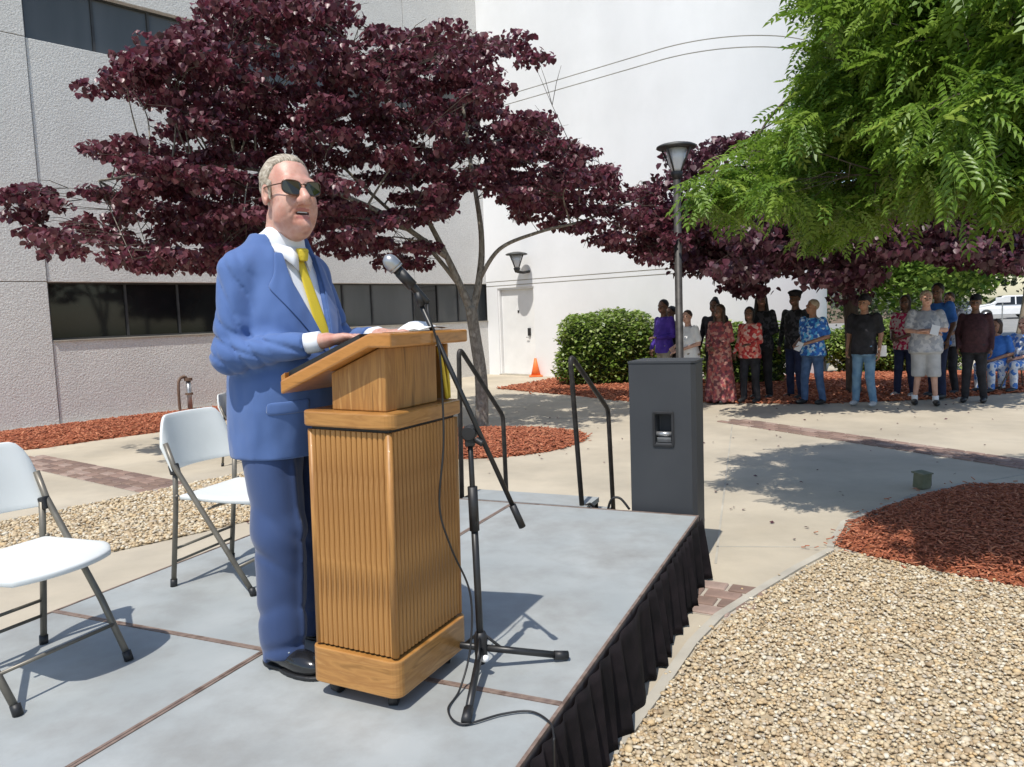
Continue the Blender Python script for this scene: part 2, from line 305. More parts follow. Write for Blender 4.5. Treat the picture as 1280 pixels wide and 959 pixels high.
CR1="-112,1228,351 219,1311,352 -221,1078,521 -439,1081,517 -450,1095,547 -50,1273,597 -263,909,493 -43,1054,473 -355,1066,434 -335,1106,426 -110,1058,258 -300,905,446 -273,1070,524 -283,1184,636 -84,978,296 -269,1166,591 -399,1145,466 -253,1136,445 -205,1032,490 -494,1063,478 -170,926,440 -411,1094,326 -336,1109,323 -39,1209,379 -286,953,328 -230,1136,330 -376,1040,255 -166,1156,543 -247,1112,308 -92,1237,353 -356,1133,304 -189,1209,596 45,1199,410 -286,1136,391 -76,950,315 -73,1186,562 -184,907,471 -405,856,434 -232,1100,477 -138,1259,581 -316,877,409 -365,1156,416 71,1117,367 -182,1276,261 -122,1260,531 -130,963,355 -266,939,417 -350,959,239 222,1229,262 -383,982,238 -300,1204,534 -200,1063,501 -260,1149,527 -194,1247,563 -409,1127,580 -350,988,371 -86,1207,406 -439,880,305 -158,1012,466 -167,1034,426 9,984,363 -420,1099,454 -274,1117,406 -101,1269,474 -315,1145,488 -443,1047,501 -518,954,292 -217,1065,404 -324,1036,545 -432,1053,306 -452,1092,380 -323,891,251 -95,992,430 -162,1246,355 -442,943,357 -97,1139,530 -383,986,321 -272,922,312 -17,986,342 -392,969,275 -289,863,285 -472,988,252 -86,1024,460 -310,964,362 -306,1138,587 -260,1055,288 -135,1199,420 -230,882,503 -240,1105,278 -221,912,397 -405,885,463 -59,1275,479 -380,1063,361 -314,937,406 -3,1020,324 -88,1290,502 -262,882,506 -247,955,544 -228,890,442 -238,900,374 -330,1016,554 -203,1025,386 -113,1270,364 -372,1099,456 -354,1085,588 -235,961,372 -277,1129,513 -171,1154,277 24,1121,397 86,1297,394 -6,1053,336 -441,994,496 -371,1070,592 -358,1162,300 -100,1091,527 -253,867,428 -148,1192,310 -425,935,329 179,1094,299 -340,993,262 -270,1140,465 -463,904,291 -214,1030,272 -360,884,454 -159,1193,510 -352,905,436 258,1300,302 -99,1075,305 -118,1066,536 -304,948,554 -306,1096,442 -38,1133,363 -127,1118,360 -303,871,508 -334,1101,403 -14,1270,550 -321,864,312 19,1286,388 167,1279,373 4,1038,367 -177,986,262 -288,1082,551 -42,1194,424 -276,934,264 -348,1037,505 -85,1021,310 -2,1105,456 -172,1012,261 -410,1128,401 -98,999,513 -133,1181,385 -252,1230,315 -356,1049,292 -188,957,529 -393,841,341 22,1242,350 71,1285,366 -397,951,444 -141,948,434 -125,1180,498 21,1074,331 -354,1151,350 -283,1029,492 -127,1041,488 -342,855,326 -352,981,545 -258,898,244 -266,863,280 -231,1064,466 -197,986,546 -281,1012,311 -137,1164,274 -303,1150,291 -371,904,414 -231,1121,520 -215,1017,562 142,1098,265 -288,1020,461 -130,1008,237 -142,1118,525 -183,893,315 -218,1181,403 -284,952,557 -275,1201,390 -317,1093,421 -389,838,245 -247,1065,333 -275,966,254 -144,958,281 -317,1038,421 -353,844,388 -426,879,238 -394,1059,320 -392,1020,298 -264,949,353 -372,967,274 -179,908,263 -12,1165,392 -362,861,240 26,1270,454 -348,899,243 -91,1002,349 -40,1145,456 -370,996,414 -66,1220,488 -108,1285,406 92,1033,373 -83,1034,327 -238,895,264 -381,1132,570 -218,884,464 -124,951,462 -229,1240,271 -237,1155,604 -151,1006,428 -164,1067,239 -451,1077,428 -330,1165,394 -338,1017,302 -259,1078,265 -211,1162,533 -401,1056,437 -439,1023,349 -389,844,316 -123,1051,507 -392,1102,501 17,978,313 109,1146,364 93,1117,353 0,1201,444 -98,993,296 55,1256,335 219,1140,280 -68,1039,510 -138,1107,333 -211,903,324 -341,882,276 -254,1163,472 -184,898,374 57,1190,328 100,1229,399 -296,973,539 -339,965,324 -489,1049,257 -33,1086,528 -199,893,409 -255,1124,330 126,1249,372 -76,1255,391 -14,1021,425 -338,1064,520 -172,1037,287 -275,955,517 -209,880,499 -188,1218,256 -295,879,247 25,1237,464 -159,1061,542 -231,959,287 -311,868,281 -369,1091,294 -304,888,327 -185,1059,431 -426,929,470 -332,861,442 -332,937,251 -327,1071,537 -247,1186,618 -326,994,343 -360,905,458 -347,1124,438 -150,1160,462 -100,1091,460 -311,1052,384 -310,855,328 -214,1000,525 -38,1241,453 110,1270,405 -484,990,326 -203,945,467 -268,1008,254 -370,963,363 -98,1039,428 -61,1120,530 -152,1256,463 -288,908,351 -197,1083,512 87,1090,307 -371,836,441 112,1236,295 -155,1124,480 -329,874,394 -308,1020,247 97,1192,337 -309,951,434 -104,921,472 -307,911,476 -58,1043,380 4,1271,594 -244,1184,442 -356,1031,397 -61,1042,480 -236,1114,394 -125,947,492 -166,906,448 -346,958,515 -327,1057,351 -470,997,356 -238,1161,430 -63,1185,515 -22,1161,548 24,1136,539 -202,1180,355 -230,1042,252 -381,1147,360 -79,1223,437 -227,1140,393 231,1289,319 36,1197,431 -215,1128,439 -400,897,251 -326,920,289 -66,1259,432 -197,981,461 -388,1138,336 -283,954,482 -81,982,405 -155,953,471 -267,1204,280 -252,1031,408 -229,957,529 -195,1146,370 -45,1027,466 -306,915,392 -272,1078,297 -348,845,454 -186,941,296 203,1195,281 198,1311,307 -406,1110,378 -278,913,438 -380,935,392 -412,1115,475 -143,1272,354 -463,807,260 -112,1199,460 -226,952,498 -289,947,426 41,1043,410 -384,929,350 -289,1198,331 -110,1226,417 -51,1098,479 -27,1288,595 -438,992,384 -375,1026,275 -100,1054,326 -415,1123,510 -68,1142,446 -56,970,475 -133,1157,242 -199,1063,450 -309,1050,324 -470,937,248 15,1166,418 -437,896,316 -489,994,303 -421,864,302 -56,1041,338 60,1302,427 -390,953,323 -118,1003,474 -186,1246,416 -120,1170,443 -37,960,429 -444,997,464 -75,1232,461 -348,1085,488 -52,1255,494 -425,966,300 -73,1292,405 -280,896,419 -426,956,249 -432,1112,492 -470,1059,276 -45,1200,546 -359,839,335 -326,860,380 -145,1028,346 -147,1214,443 -143,1127,379 -510,1009,287 -539,910,268 110,1134,345 -472,1094,247 -441,1012,525 -333,902,357 -162,993,476 -239,1059,578 -355,915,303 -176,1186,550 -328,1090,282 -226,969,558 -267,1070,474 -43,1155,360 -264,1212,460 -149,1022,374 82,1088,394 -247,1009,453 54,1023,355 -437,1043,396 -368,938,480 -262,1206,491 -101,1058,499 -180,1038,538 -120,1134,481 -150,1111,556 -192,1053,530 -394,990,365 -336,970,414 -302,1046,406 -50,1031,501 -42,1117,522 -475,1087,329 -398,935,329 139,1079,350 -221,934,323 -15,1170,464 -232,957,410 26,1214,326 -245,1012,414 -220,1050,483 202,1108,298 -293,1044,432 130,1285,402 -374,948,299 -333,1023,400 -405,1130,430 -29,1183,541 -289,991,308 -378,852,429 -289,1170,556 -304,890,384 -357,861,410 -404,1136,276 -320,989,277 -346,974,470 -74,1070,413 -490,1016,330 -364,1070,472 -510,1029,260 124,1254,414 -115,1128,332 -94,1104,430 -93,1116,384 170,1264,280 -182,965,476 71,1128,292 -78,1068,338 47,1170,411 -226,898,517 -172,1237,378 -83,1081,449 210,1116,236 -130,930,359 -158,1081,483 -359,927,500 -388,1101,354 -471,1069,467 -301,927,516 -93,1113,547 -339,1043,429 -200,1080,305 -391,896,334 -201,1104,468 -358,967,341 -22,1170,502 28,1252,318 -365,1129,585 -407,989,503 -138,1125,421 -214,1198,326 -245,1184,347 -2,1076,343 -184,1068,389 -441,1092,320 -210,1041,569 -337,1100,535 -127,990,251 -317,1117,391 -239,1008,520 -162,1158,247 99,1146,293 -217,1157,306 -288,1112,557 -49,1271,398 -303,1153,314 -313,849,445 -365,968,459 -187,1236,546 -24,1048,386 -260,1003,562 -234,1136,571 -283,1134,486 -351,1039,574 -325,1018,274 -392,876,445 -202,911,295 -218,1174,599 161,1195,278 7,1048,412 -182,948,416 -174,1166,431 -442,884,263 -435,1060,466 97,1254,390 -450,983,240 -425,999,290 -409,955,335 -482,1052,400 -143,1035,301 -84,957,369 -172,1247,331 -267,1166,412 -414,1039,538 -152,1022,407 -410,851,237 -268,909,537 -9,962,487 -70,1005,468 -240,996,332 -562,995,267 -133,1064,429 15,1205,413 -259,1129,478 -393,912,273 -112,1036,296 27,1004,305 -524,992,285 -266,1140,361 50,1116,416 74,1276,458 -451,952,459 -383,1137,398 -263,1025,307 -471,1002,469 -68,945,390 -414,1118,326 -40,1205,499 -64,1220,419 -145,1004,391 -467,833,264 -219,1056,509 -100,1134,555 -346,859,470 -91,1191,374 -391,1011,539 -377,1067,388 -153,1246,537 -247,882,302 232,1150,280 209,1226,255 249,1317,295 96,1031,337 132,1087,325 69,1009,375 98,1229,401 192,1293,268 54,1210,345 69,1100,327 260,1329,262 219,1198,326 20,1139,358 172,1307,359 239,1106,263 224,1241,343 264,1273,283 158,1190,353 94,1254,322 156,1207,375 7,1050,408 198,1168,294 63,1294,424 106,1198,335 136,1084,261 4,1138,405 232,1326,364 35,1167,392 146,1183,318 166,1134,327 8,1175,422 118,1081,281 13,985,398 276,1307,309 244,1128,251 118,1084,305 217,1111,294 68,1272,337 213,1168,339 44,1002,411 35,1029,376 44,1296,447 99,1178,337 249,1305,320 75,1180,310 48,1265,472 42,1253,377 107,1073,350 34,1226,409 171,1229,266 234,1226,308 164,1289,395 32,1068,310 244,1254,276 68,1147,355 85,1020,360 14,1192,400 13,1169,337 72,1017,333 -9,1135,372 95,1294,435 257,1224,306 241,1147,309 20,1011,407 82,1074,324 5,1120,392 248,1291,280 59,1163,344 42,1073,339 221,1144,324 128,1220,410 72,1308,471 72,1172,402 202,1120,305 31,1145,446 150,1112,303 226,1200,269 18,1209,448 23,1120,412 218,1176,291 -541,861,312 -535,887,322 -508,870,303 -540,874,294 -578,907,304 -522,874,273 -508,880,264 -456,894,433 -451,907,365 -406,863,367 -464,890,318 -439,893,313 -493,866,250 -387,865,452 -416,877,436 -444,877,363 -377,895,474 -354,908,491 -57,893,484 -22,882,466 15,910,479 36,907,453 -6,882,414"
CR2="453,1048,249 582,1337,261 770,1175,218 393,1074,284 296,1207,329 819,1319,259 316,1315,280 317,1284,316 750,1290,256 611,1303,289 536,1262,339 242,1215,266 505,1262,283 570,1092,271 728,1220,323 582,1020,227 292,1306,260 753,1355,283 354,1150,319 246,1265,270 352,1255,258 638,1046,221 528,1080,229 420,1108,255 280,1246,309 650,1269,338 773,1230,281 447,1090,261 446,1113,255 733,1315,248 252,1335,286 239,1240,259 323,1334,317 390,1322,285 516,1024,231 773,1224,217 638,1349,257 563,1358,309 697,1086,211 401,1311,349 286,1193,226 341,1338,245 585,1332,287 566,1026,252 700,1060,210 643,1168,289 333,1255,339 748,1289,304 582,1015,290 885,1324,316 826,1200,264 703,1103,231 369,1302,346 426,1306,348 423,1214,317 443,1175,260 560,1191,295 804,1161,290 485,1133,265 348,1337,292 480,1272,271 394,1240,338 857,1254,255 746,1328,308 628,1237,263 489,1339,321 359,1223,293 494,1108,310 699,1183,308 460,1068,308 616,1348,204 703,1120,298 372,1319,242 286,1231,235 690,1084,271 632,1218,324 362,1048,233 669,1217,294 640,1127,298 751,1331,238 242,1236,294 739,1128,249 328,1234,282 252,1322,265 528,1326,284 662,1140,296 352,1339,328 422,1164,250 734,1301,344 761,1137,222 710,1287,311 781,1281,248 891,1338,221 608,1082,304 665,1220,242 841,1318,293 493,1190,301 409,1042,231 356,1054,307 449,1295,269 505,1130,194 458,1294,329 478,1069,217 732,1078,300 280,1307,296 938,1337,256 676,1270,310 389,1172,333 307,1012,252 470,1140,298 488,1113,266 390,1263,332 391,1210,231 860,1369,243 946,1324,214 499,1113,202 723,1110,215 667,1326,273 635,1268,280 685,1143,233 564,1048,238 389,1194,319 305,1274,238 330,1306,249 582,1340,210 362,1292,241 637,1095,255 479,1248,320 704,1294,247 576,1113,297 436,1256,301 517,1351,327 426,1036,299 694,1037,301 513,1024,258 388,1069,244 454,1192,302 843,1282,246 646,1046,306 719,1160,254 761,1183,289 393,1231,217 471,1200,207 804,1231,291 478,1247,345 513,1124,280 548,1358,256 809,1283,324 846,1186,209 312,1079,214 252,1250,284 614,1156,273 322,1026,248 556,1237,339 579,1282,322 406,1028,247 411,1189,328 500,1140,298 882,1367,298 641,1120,250 800,1324,274 403,1363,235 855,1278,327 468,1118,275 600,1070,261 494,1217,233 790,1196,248 593,1073,231 563,1188,267 543,1228,264 476,1369,340 763,1308,301 669,1112,272 956,1361,242 277,1335,278 433,1346,359 432,1238,342 301,1312,332 335,1078,246 395,1096,235 296,1183,285 453,1332,228 512,1307,236 760,1310,339 608,1025,231 499,1046,237 666,1060,256 537,1087,283 306,1046,219 579,1066,258 623,1239,330 847,1350,315 890,1276,261 667,1176,287 462,1081,276 926,1368,322 427,1178,227 443,1022,258 616,1341,314 680,1311,304 629,1275,246 789,1363,314 441,1327,310 329,1267,310 346,1098,239 256,1197,252 524,1161,203 387,1340,218 477,1098,223 317,1228,327 409,1280,299 467,1245,233 914,1360,251 411,1082,250 382,1317,304 704,1151,283 249,1231,314 339,1054,238 413,1202,261 546,1104,297 358,1321,348 642,1080,313 692,1195,222 560,1104,240 571,1152,265 396,1269,247 383,1190,294 350,1283,274 729,1282,235 534,1272,238 692,1163,224 787,1184,228 706,1134,272 338,1196,300 626,1182,261 453,1219,288 319,1204,274 526,1158,260 382,1095,218 473,1256,283 594,1329,228 361,1180,267 459,1079,236 386,1167,301 471,1351,314 535,1045,271 633,1216,246 266,1308,267 550,1137,233 493,1285,311 692,1194,251 731,1129,314 562,1014,284 469,1320,246 370,1319,266 647,1257,309 429,1060,198 449,1150,291 268,1275,302 782,1342,277 810,1285,284 549,1251,300 708,1267,333 925,1345,276 403,1115,324 486,1073,239 498,1254,308 590,1072,286 492,1316,312 341,1051,268 800,1236,312 497,1091,204 416,1117,276 748,1245,324 352,1295,338 591,1169,326 515,1278,322 318,1031,208 385,1050,271 705,1349,304 414,1365,311 862,1263,278 815,1161,227 287,1335,322 692,1226,280 699,1031,209 398,1028,297 566,1207,282 672,1229,271 598,1196,250 367,1253,309 560,1327,203 826,1350,338 420,1133,287 293,1214,294 259,1313,289 619,1054,240 784,1202,299 347,1174,215 660,1030,266 345,1299,424 347,1236,414 356,1204,409 384,1222,417 403,1233,408 314,1283,396 304,1297,386 276,1228,399 315,1212,382 253,1212,360 389,1299,199 393,1248,190 332,1213,214 541,1231,174"
CR3="300,514,273 398,535,308 256,372,244 298,646,382 404,500,253 289,635,399 353,456,281 388,531,226 421,553,360 319,528,260 295,455,246 294,456,283 392,452,274 303,452,320 244,586,313 327,430,233 220,436,327 243,502,275 273,476,249 262,380,284 375,494,262 344,516,376 454,544,280 233,409,233 337,564,260 301,361,265 405,486,317 363,576,334 333,456,237 324,405,307 173,600,254 313,488,291 278,643,416 289,536,330 240,506,326 310,456,231 373,468,296 348,454,308 316,655,434 280,353,217 452,550,370 298,605,420 158,568,252 292,378,316 352,509,273 428,537,240 329,588,294 293,376,292 314,541,289 252,390,265 321,658,341 253,390,240 327,617,366 260,361,308 247,580,338 365,578,261 236,555,319 451,561,333 280,441,227 382,581,266 291,368,243 393,555,375 364,551,250 346,520,324 283,549,290 364,472,317 258,405,304 319,607,303 274,368,238 240,561,336 253,365,212 322,414,271 319,494,250 364,551,318 409,485,274 344,426,326 293,619,307 344,545,291 298,610,287 337,520,255 302,449,347 263,555,345 238,379,283 328,387,269 267,434,337 379,568,356 289,656,266 334,438,314 284,381,259 407,478,240 240,399,251 359,558,382 284,392,308 306,354,301 237,638,267 413,531,320 238,384,313 350,622,359 363,500,321 230,487,357 388,483,304 216,504,308 262,525,388 450,518,272 347,482,355 357,479,237 274,673,227 355,594,288 293,683,254 227,456,271 364,534,244 228,430,256 273,583,243 383,462,339 285,688,312 391,533,351 377,551,272 240,696,284 224,609,267 246,427,333 281,489,363 335,500,372 360,417,293 245,362,258 225,440,302 185,502,234 250,667,267 419,497,234 391,445,348 249,426,236 300,550,299 422,562,311 234,620,250 348,441,217 319,380,316 217,551,300 395,505,374 240,490,241 321,384,298 428,519,260 446,533,359 202,560,281 233,458,319 300,620,393 205,481,355 381,581,380 361,442,290 280,398,243 340,470,342 323,485,329 291,631,349 391,556,343 312,397,271 282,568,317 253,464,252 345,479,288 436,506,372 264,442,256 273,507,310 372,449,305 383,573,338 294,381,213 269,673,314 298,547,246 438,529,317 245,627,298 234,460,227 354,499,370 416,559,341 248,514,356 358,421,240 222,672,299 434,562,282 308,481,340 320,455,336 401,469,289 418,493,300 355,461,229 300,526,290 363,532,314 414,518,351 412,564,396 329,455,279 305,400,325 313,647,288 365,540,364 218,486,243 273,587,305 313,514,238 308,598,386 280,578,278 295,585,385 209,461,313 209,497,352 236,596,251 264,428,244 261,615,296 289,426,229 277,417,261 280,514,332 242,410,302 321,463,354 157,582,240 351,447,264 410,551,273 245,363,278 294,662,372 294,432,325 242,641,287 288,521,379 218,523,299 204,661,251 312,357,282 245,548,384 379,441,244 342,486,265 220,522,232 303,387,302 203,467,334 273,657,359 398,491,226 296,682,370 453,523,345 219,526,264 374,494,294 304,468,353 318,386,233 481,562,351 186,601,269 266,638,288 309,657,409 412,497,367 303,626,409 228,517,385 434,569,371 347,556,244 348,409,227 318,366,234 354,585,349 207,515,276 232,433,342 357,560,345 339,625,294 180,631,250 217,596,278 420,535,347 224,507,259 313,376,213 274,530,238 441,552,393 311,549,361 289,686,332 337,423,258 245,575,243 337,515,231 311,425,339 329,447,253 267,489,286 283,693,235 288,392,274 368,563,280 311,408,244 282,502,237 192,496,274 492,565,366 261,479,354 395,543,248 478,563,390 189,570,248 378,536,334 306,467,303 368,476,272 319,590,263 328,567,352 227,452,344 462,554,389 262,526,302 231,551,285 322,575,388 243,582,409 327,656,284 288,564,270 327,627,424 377,507,229 225,538,390 245,626,281 274,549,316 188,671,270 312,487,314 289,540,380 295,482,326 429,521,288 344,586,260 263,524,327 310,626,329 223,567,262 360,464,350 220,488,284 368,519,377 332,636,335 315,511,280 267,360,258 392,556,284 457,535,332 240,351,301 255,533,252 216,509,333 266,607,405 254,513,312 185,528,238 268,691,322 367,518,261 235,498,221 323,570,251 271,653,378 301,577,262 255,555,231 390,546,390 221,546,321 378,520,320 295,567,298 236,410,259 221,372,239 244,393,256 268,417,251 268,401,238 240,392,237 255,389,228 260,386,252 239,373,259 225,374,254 266,420,244 263,379,239"
# ================================================================ SETTING
def sheet(name,poly,z,m,thick=None,kind='structure',label=None):
    if thick: o=MB().prism(poly,z-thick,z).build(name,m)
    else: o=mesh(name,[(x,y,z) for x,y in poly],[tuple(range(len(poly)))],m)
    o['kind']=kind; return o
def inpoly(P,poly):
    x,y=P[:,0],P[:,1]; c=np.zeros(len(P),bool); n=len(poly)
    for i in range(n):
        x1,y1=poly[i];x2,y2=poly[i-1]
        if y1==y2: continue
        c^=((y1>y)!=(y2>y))&(x<(x2-x1)*(y-y1)/(y2-y1)+x1)
    return c
def distpoly(P,poly):
    d=np.full(len(P),1e9); n=len(poly)
    for i in range(n):
        a=np.array(poly[i-1]);b=np.array(poly[i]); ba=b-a; h=np.clip(((P-a)@ba)/(ba@ba),0,1); d=np.minimum(d,np.linalg.norm(P-a-h[:,None]*ba,axis=1))
    return d
def samplepoly(poly,dens,rs,ymax=None):
    p=np.array(poly); lo=p.min(0);hi=p.max(0); n=int(dens*np.prod(hi-lo)); P=lo+rs.rand(n,2)*(hi-lo); P=P[inpoly(P,poly)]
    return P
sheet('ground',[(-400,-200),(600,-200),(600,900),(-400,900)],-.05,'grass')
sheet('plaza_paving',[(-14,-6),(14,-6),(30,20),(16,27),(-14,27)],0,'concrete')
sheet('car_park',[(18,27),(90,27),(120,120),(10,120)],-.02,'asphalt')
sheet('pavement',[(15,24.2),(40,19),(48,22),(20,26.9)],-.012,'concrete')
# pebble beds
ICO=np.array([(0,0,-1),(.72,-.53,-.45),(-.28,-.85,-.45),(-.89,0,-.45),(-.28,.85,-.45),(.72,.53,-.45),(.28,-.85,.45),(-.72,-.53,.45),(-.72,.53,.45),(.28,.85,.45),(.89,0,.45),(0,0,1)])
ICF=np.array([(0,2,1),(1,5,0),(0,3,2),(0,4,3),(0,5,4),(1,10,5),(2,6,1),(3,7,2),(4,8,3),(5,9,4),(1,6,10),(2,7,6),(3,8,7),(4,9,8),(5,10,9),(6,11,10),(7,11,6),(8,11,7),(9,11,8),(10,11,9)])
def pebbles(name,P,size,z,parent,rs,label=None):
    n=len(P); s=size*np.exp(rs.normal(0,.28,n)); sc=np.stack([s*rs.uniform(.8,1.5,n),s*rs.uniform(.7,1.1,n),s*rs.uniform(.4,.75,n)],1)
    yaw=rs.uniform(0,6.28,n); t=rs.uniform(-.5,.5,n)
    V=ICO[None]*sc[:,None]*rs.uniform(.82,1.15,(n,12,1)); c,s_=np.cos(t)[:,None],np.sin(t)[:,None]
    V=np.stack([V[...,0],V[...,1]*c-V[...,2]*s_,V[...,1]*s_+V[...,2]*c],-1); c,s_=np.cos(yaw)[:,None],np.sin(yaw)[:,None]
    V=np.stack([V[...,0]*c-V[...,1]*s_,V[...,0]*s_+V[...,1]*c,V[...,2]],-1)
    V+=np.concatenate([P,(z+rs.uniform(-.004,.010,n))[:,None]],1)[:,None]
    F=(ICF[None]+(np.arange(n)*12)[:,None,None]).reshape(-1,3)
    o=mesh(name,V.reshape(-1,3),F,'pebble',parent,smooth=True,rnd=np.repeat(rs.rand(n),20)); o['kind']='stuff'; return o
GR=[(.05,2.2),(.328,2.657),(.593,3.108),(.86,3.58),(1.074,3.88),(1.434,4.26),(1.75,4.58),(2.094,4.898),(2.20,4.80),(2.573,4.35),(2.90,4.02),(3.4,3.7),(5,3.3),(5,1.2),(-.1,1.2)]
gb=sheet('gravel_bed',GR,.004,'gravel_base')
P=samplepoly(GR,5400,RS); keep=(P[:,1]>1.7)&(P[:,0]<.78*P[:,1]+.25); P=P[keep]
far=np.clip((P[:,1]-2.6)/2.4,0,1); P=P[RS.rand(len(P))<1-.45*far]
P=P[~inpoly(P,[(.6,4.6),(1.33,4.34),(1.10,3.83),(.6,3.9)])]; J=P[(distpoly(P,GR)<.08)&(RS.rand(len(P))<.10)]; J=J+RS.normal(0,.06,J.shape); P=np.concatenate([P,J]); pebbles('pebble_cover',P,.0088,.010,gb,RS)
GL=[(-6.2,4.35),(-4.437,6.473),(-3.789,7.231),(-2.989,8.229),(-1.9,9.6),(-1.35,9.0),(-1.2,7.4),(-2.221,6.222),(-2.665,5.76),(-2.974,5.48),(-3.466,5.003),(-4.6,3.75)]
gl=sheet('gravel_strip',GL,.004,'gravel_base')
P=samplepoly(GL,2300,RS); P=P[(P[:,0]>-.75*P[:,1]-.3)]
pebbles('pebble_cover',P,.0135,.011,gl,RS)
# concrete edging strips
def strip(pts,wd,z0,z1,name,m,parent=None):
    pts=[Vector((*p,0)) for p in pts]; L=[];Rr=[]
    for i,p in enumerate(pts):
        t=(pts[min(i+1,len(pts)-1)]-pts[max(i-1,0)]).normalized(); n=Vector((-t.y,t.x,0)); L.append(p+n*wd/2);Rr.append(p-n*wd/2)
    b=MB(); k=len(pts)
    V=[(q.x,q.y,z) for q in L for z in (z0,z1)]+[(q.x,q.y,z) for q in Rr for z in (z0,z1)]
    F=[]
    for i in range(k-1):
        a=2*i;c=2*k+2*i
        F+=[(a+1,c+1,c+3,a+3),(a,a+1,a+3,a+2),(c+1,c,c+2,c+3)]
    F+=[(0,2*k,2*k+1,1),(2*k-2,2*k-1,4*k-1,4*k-2)]
    o=b.add(V,F).build(name,m,parent); return o
e1=strip([(.05,2.17),(.30,2.66),(.565,3.12),(.83,3.60),(1.045,3.915),(1.405,4.295),(1.72,4.615),(2.065,4.935)],.05,-.01,.014,'concrete_edging','concrete_edge'); e1['kind']='structure'
e2=strip([(2.07,4.97),(2.12,5.06),(2.40,5.52),(2.80,5.85),(3.22,6.17),(3.9,6.57),(4.33,6.47),(5.3,6.1)],.045,-.01,.02,'concrete_edging','concrete_edge'); e2['kind']='structure'
e3=strip([(-6.5,4.05),(-4.46,6.49),(-3.81,7.25),(-3.01,8.25),(-1.9,9.64)],.04,-.01,.012,'concrete_edging','concrete_edge'); e3['kind']='structure'
# shallow recessed joints between the slabs of the plaza
def joint(a,b):
    o=strip([a,b],.016,-.01,.0035,'slab_joint','concrete_edge'); o['kind']='structure'
for a,b in [((1.25,4.75),(3.05,10.6)),((2.05,5.0),(1.35,5.1)),((-1.9,9.7),(-5.2,12.3)),((-4.6,3.7),(-1.3,7.4)),((3.3,6.3),(4.9,7.0)),((.8,14.2),(3.3,12.9)),((-1,12.2),(2.6,11.2))]: joint(a,b)
# mulch beds
def mulch(poly,hgt,dens,cs,name='mulch_bed'):
    p=np.array(poly); lo=p.min(0);hi=p.max(0); st=max(.07,(hi-lo).max()/60)
    xs=np.arange(lo[0]-st,hi[0]+st,st);ys=np.arange(lo[1]-st,hi[1]+st,st)
    c=p.mean(0)
    # fan rings inside the outline, mounded to the middle
    k=len(poly); rings=8; dense=[]
    for i in range(k):
        a=p[i-1];b=p[i]; m=max(2,int(np.linalg.norm(b-a)/.15))
        dense+= [a+(b-a)*t/m for t in range(m)]
    dn=np.array(dense); V=[];F=[];n=len(dn)
    for r in range(rings+1):
        t=r/rings
        for q in dn:
            x=q+(c-q)*t*.98
            V.append((x[0],x[1],-.005+ (0 if r==0 else hgt*(1-(1-min(1,t*1.6))**2)+.012*math.sin(x[0]*9)*math.cos(x[1]*8)+.008)))
    for r in range(rings):
        for i in range(n): F.append((r*n+i,r*n+(i+1)%n,(r+1)*n+(i+1)%n,(r+1)*n+i))
    F.append(tuple(rings*n+i for i in range(n)))
    o=mesh(name,V,F,'mulch_base',smooth=True); o['kind']='structure'
    P=samplepoly(poly,dens,RS); J=P[RS.rand(len(P))<.10]; J=J+RS.normal(0,.10,J.shape); P=np.concatenate([P,J]); m=len(P)
    # chip height from the mound
    d=distpoly(P,poly); cen=np.linalg.norm(P-c,axis=1); t=d/(d+cen+1e-6)
    z=np.where(inpoly(P,poly),hgt*(1-(1-np.minimum(1,t*1.6))**2)+.012,.008)
    L=cs*RS.uniform(.6,1.8,m);W=cs*RS.uniform(.18,.4,m);T=cs*RS.uniform(.08,.2,m)
    B=np.array([(x,y,q) for q in (-1,1) for y in (-1,1) for x in (-1,1)],float)*.5
    V=B[None]*np.stack([L,W,T],1)[:,None]; a=RS.uniform(-.45,.45,m)[:,None];yw=RS.uniform(0,6.28,m)[:,None]
    V=np.stack([V[...,0]*np.cos(a)-V[...,2]*np.sin(a),V[...,1],V[...,0]*np.sin(a)+V[...,2]*np.cos(a)],-1)
    V=np.stack([V[...,0]*np.cos(yw)-V[...,1]*np.sin(yw),V[...,0]*np.sin(yw)+V[...,1]*np.cos(yw),V[...,2]],-1)
    V+=np.concatenate([P,(z+RS.uniform(0,.02,m))[:,None]],1)[:,None]
    BF=np.array([(0,2,3,1),(4,5,7,6),(0,1,5,4),(2,6,7,3),(0,4,6,2),(1,3,7,5)])
    q=mesh('wood_chip_cover',V.reshape(-1,3),(BF[None]+(np.arange(m)*8)[:,None,None]).reshape(-1,4),'mulch',o,rnd=np.repeat(RS.rand(m),6)); q['kind']='stuff'
    return o
mulch([(2.10,5.0),(2.414,5.484),(2.807,5.814),(3.222,6.135),(3.924,6.53),(4.4,6.42),(5.2,6.0),(5.5,5.0),(5.1,3.9),(4.2,3.45),(3.4,3.66),(2.90,4.02),(2.573,4.35),(2.277,4.713)],.07,1900,.030)
mulch([(-.5+1.38*math.cos(a)*(1.05+.06*math.sin(3*a)),9.75+1.15*math.sin(a)) for a in np.arange(0,6.28,.3)],.06,900,.05)
mulch([(-9.6,9.8),(-8.4,9.9),(-6.997,10.345),(-6.551,10.563),(-6.152,11.078),(-5.493,11.751),(-5.27,12.1),(-4.9,12.9),(-4.2,14.3),(-3.4,15.6),(-3.55,16.4),(-4.2,16.9),(-8.3,12.45),(-10,10.8)],.06,380,.06)
mulch([(-.35,16.7),(.1,17.4),(1.1,18.85),(2.2,18.0),(3.4,17.0),(4.3,16.75),(5.6,17.0),(7.0,17.6),(8.4,17.6),(10.4,16.6),(13,15.6),(12,13.8),(8.6,12.75),(6.6,12.25),(4.7,12.25),(3.3,12.95),(2.2,13.2),(1.2,14.7)],.07,230,.08)
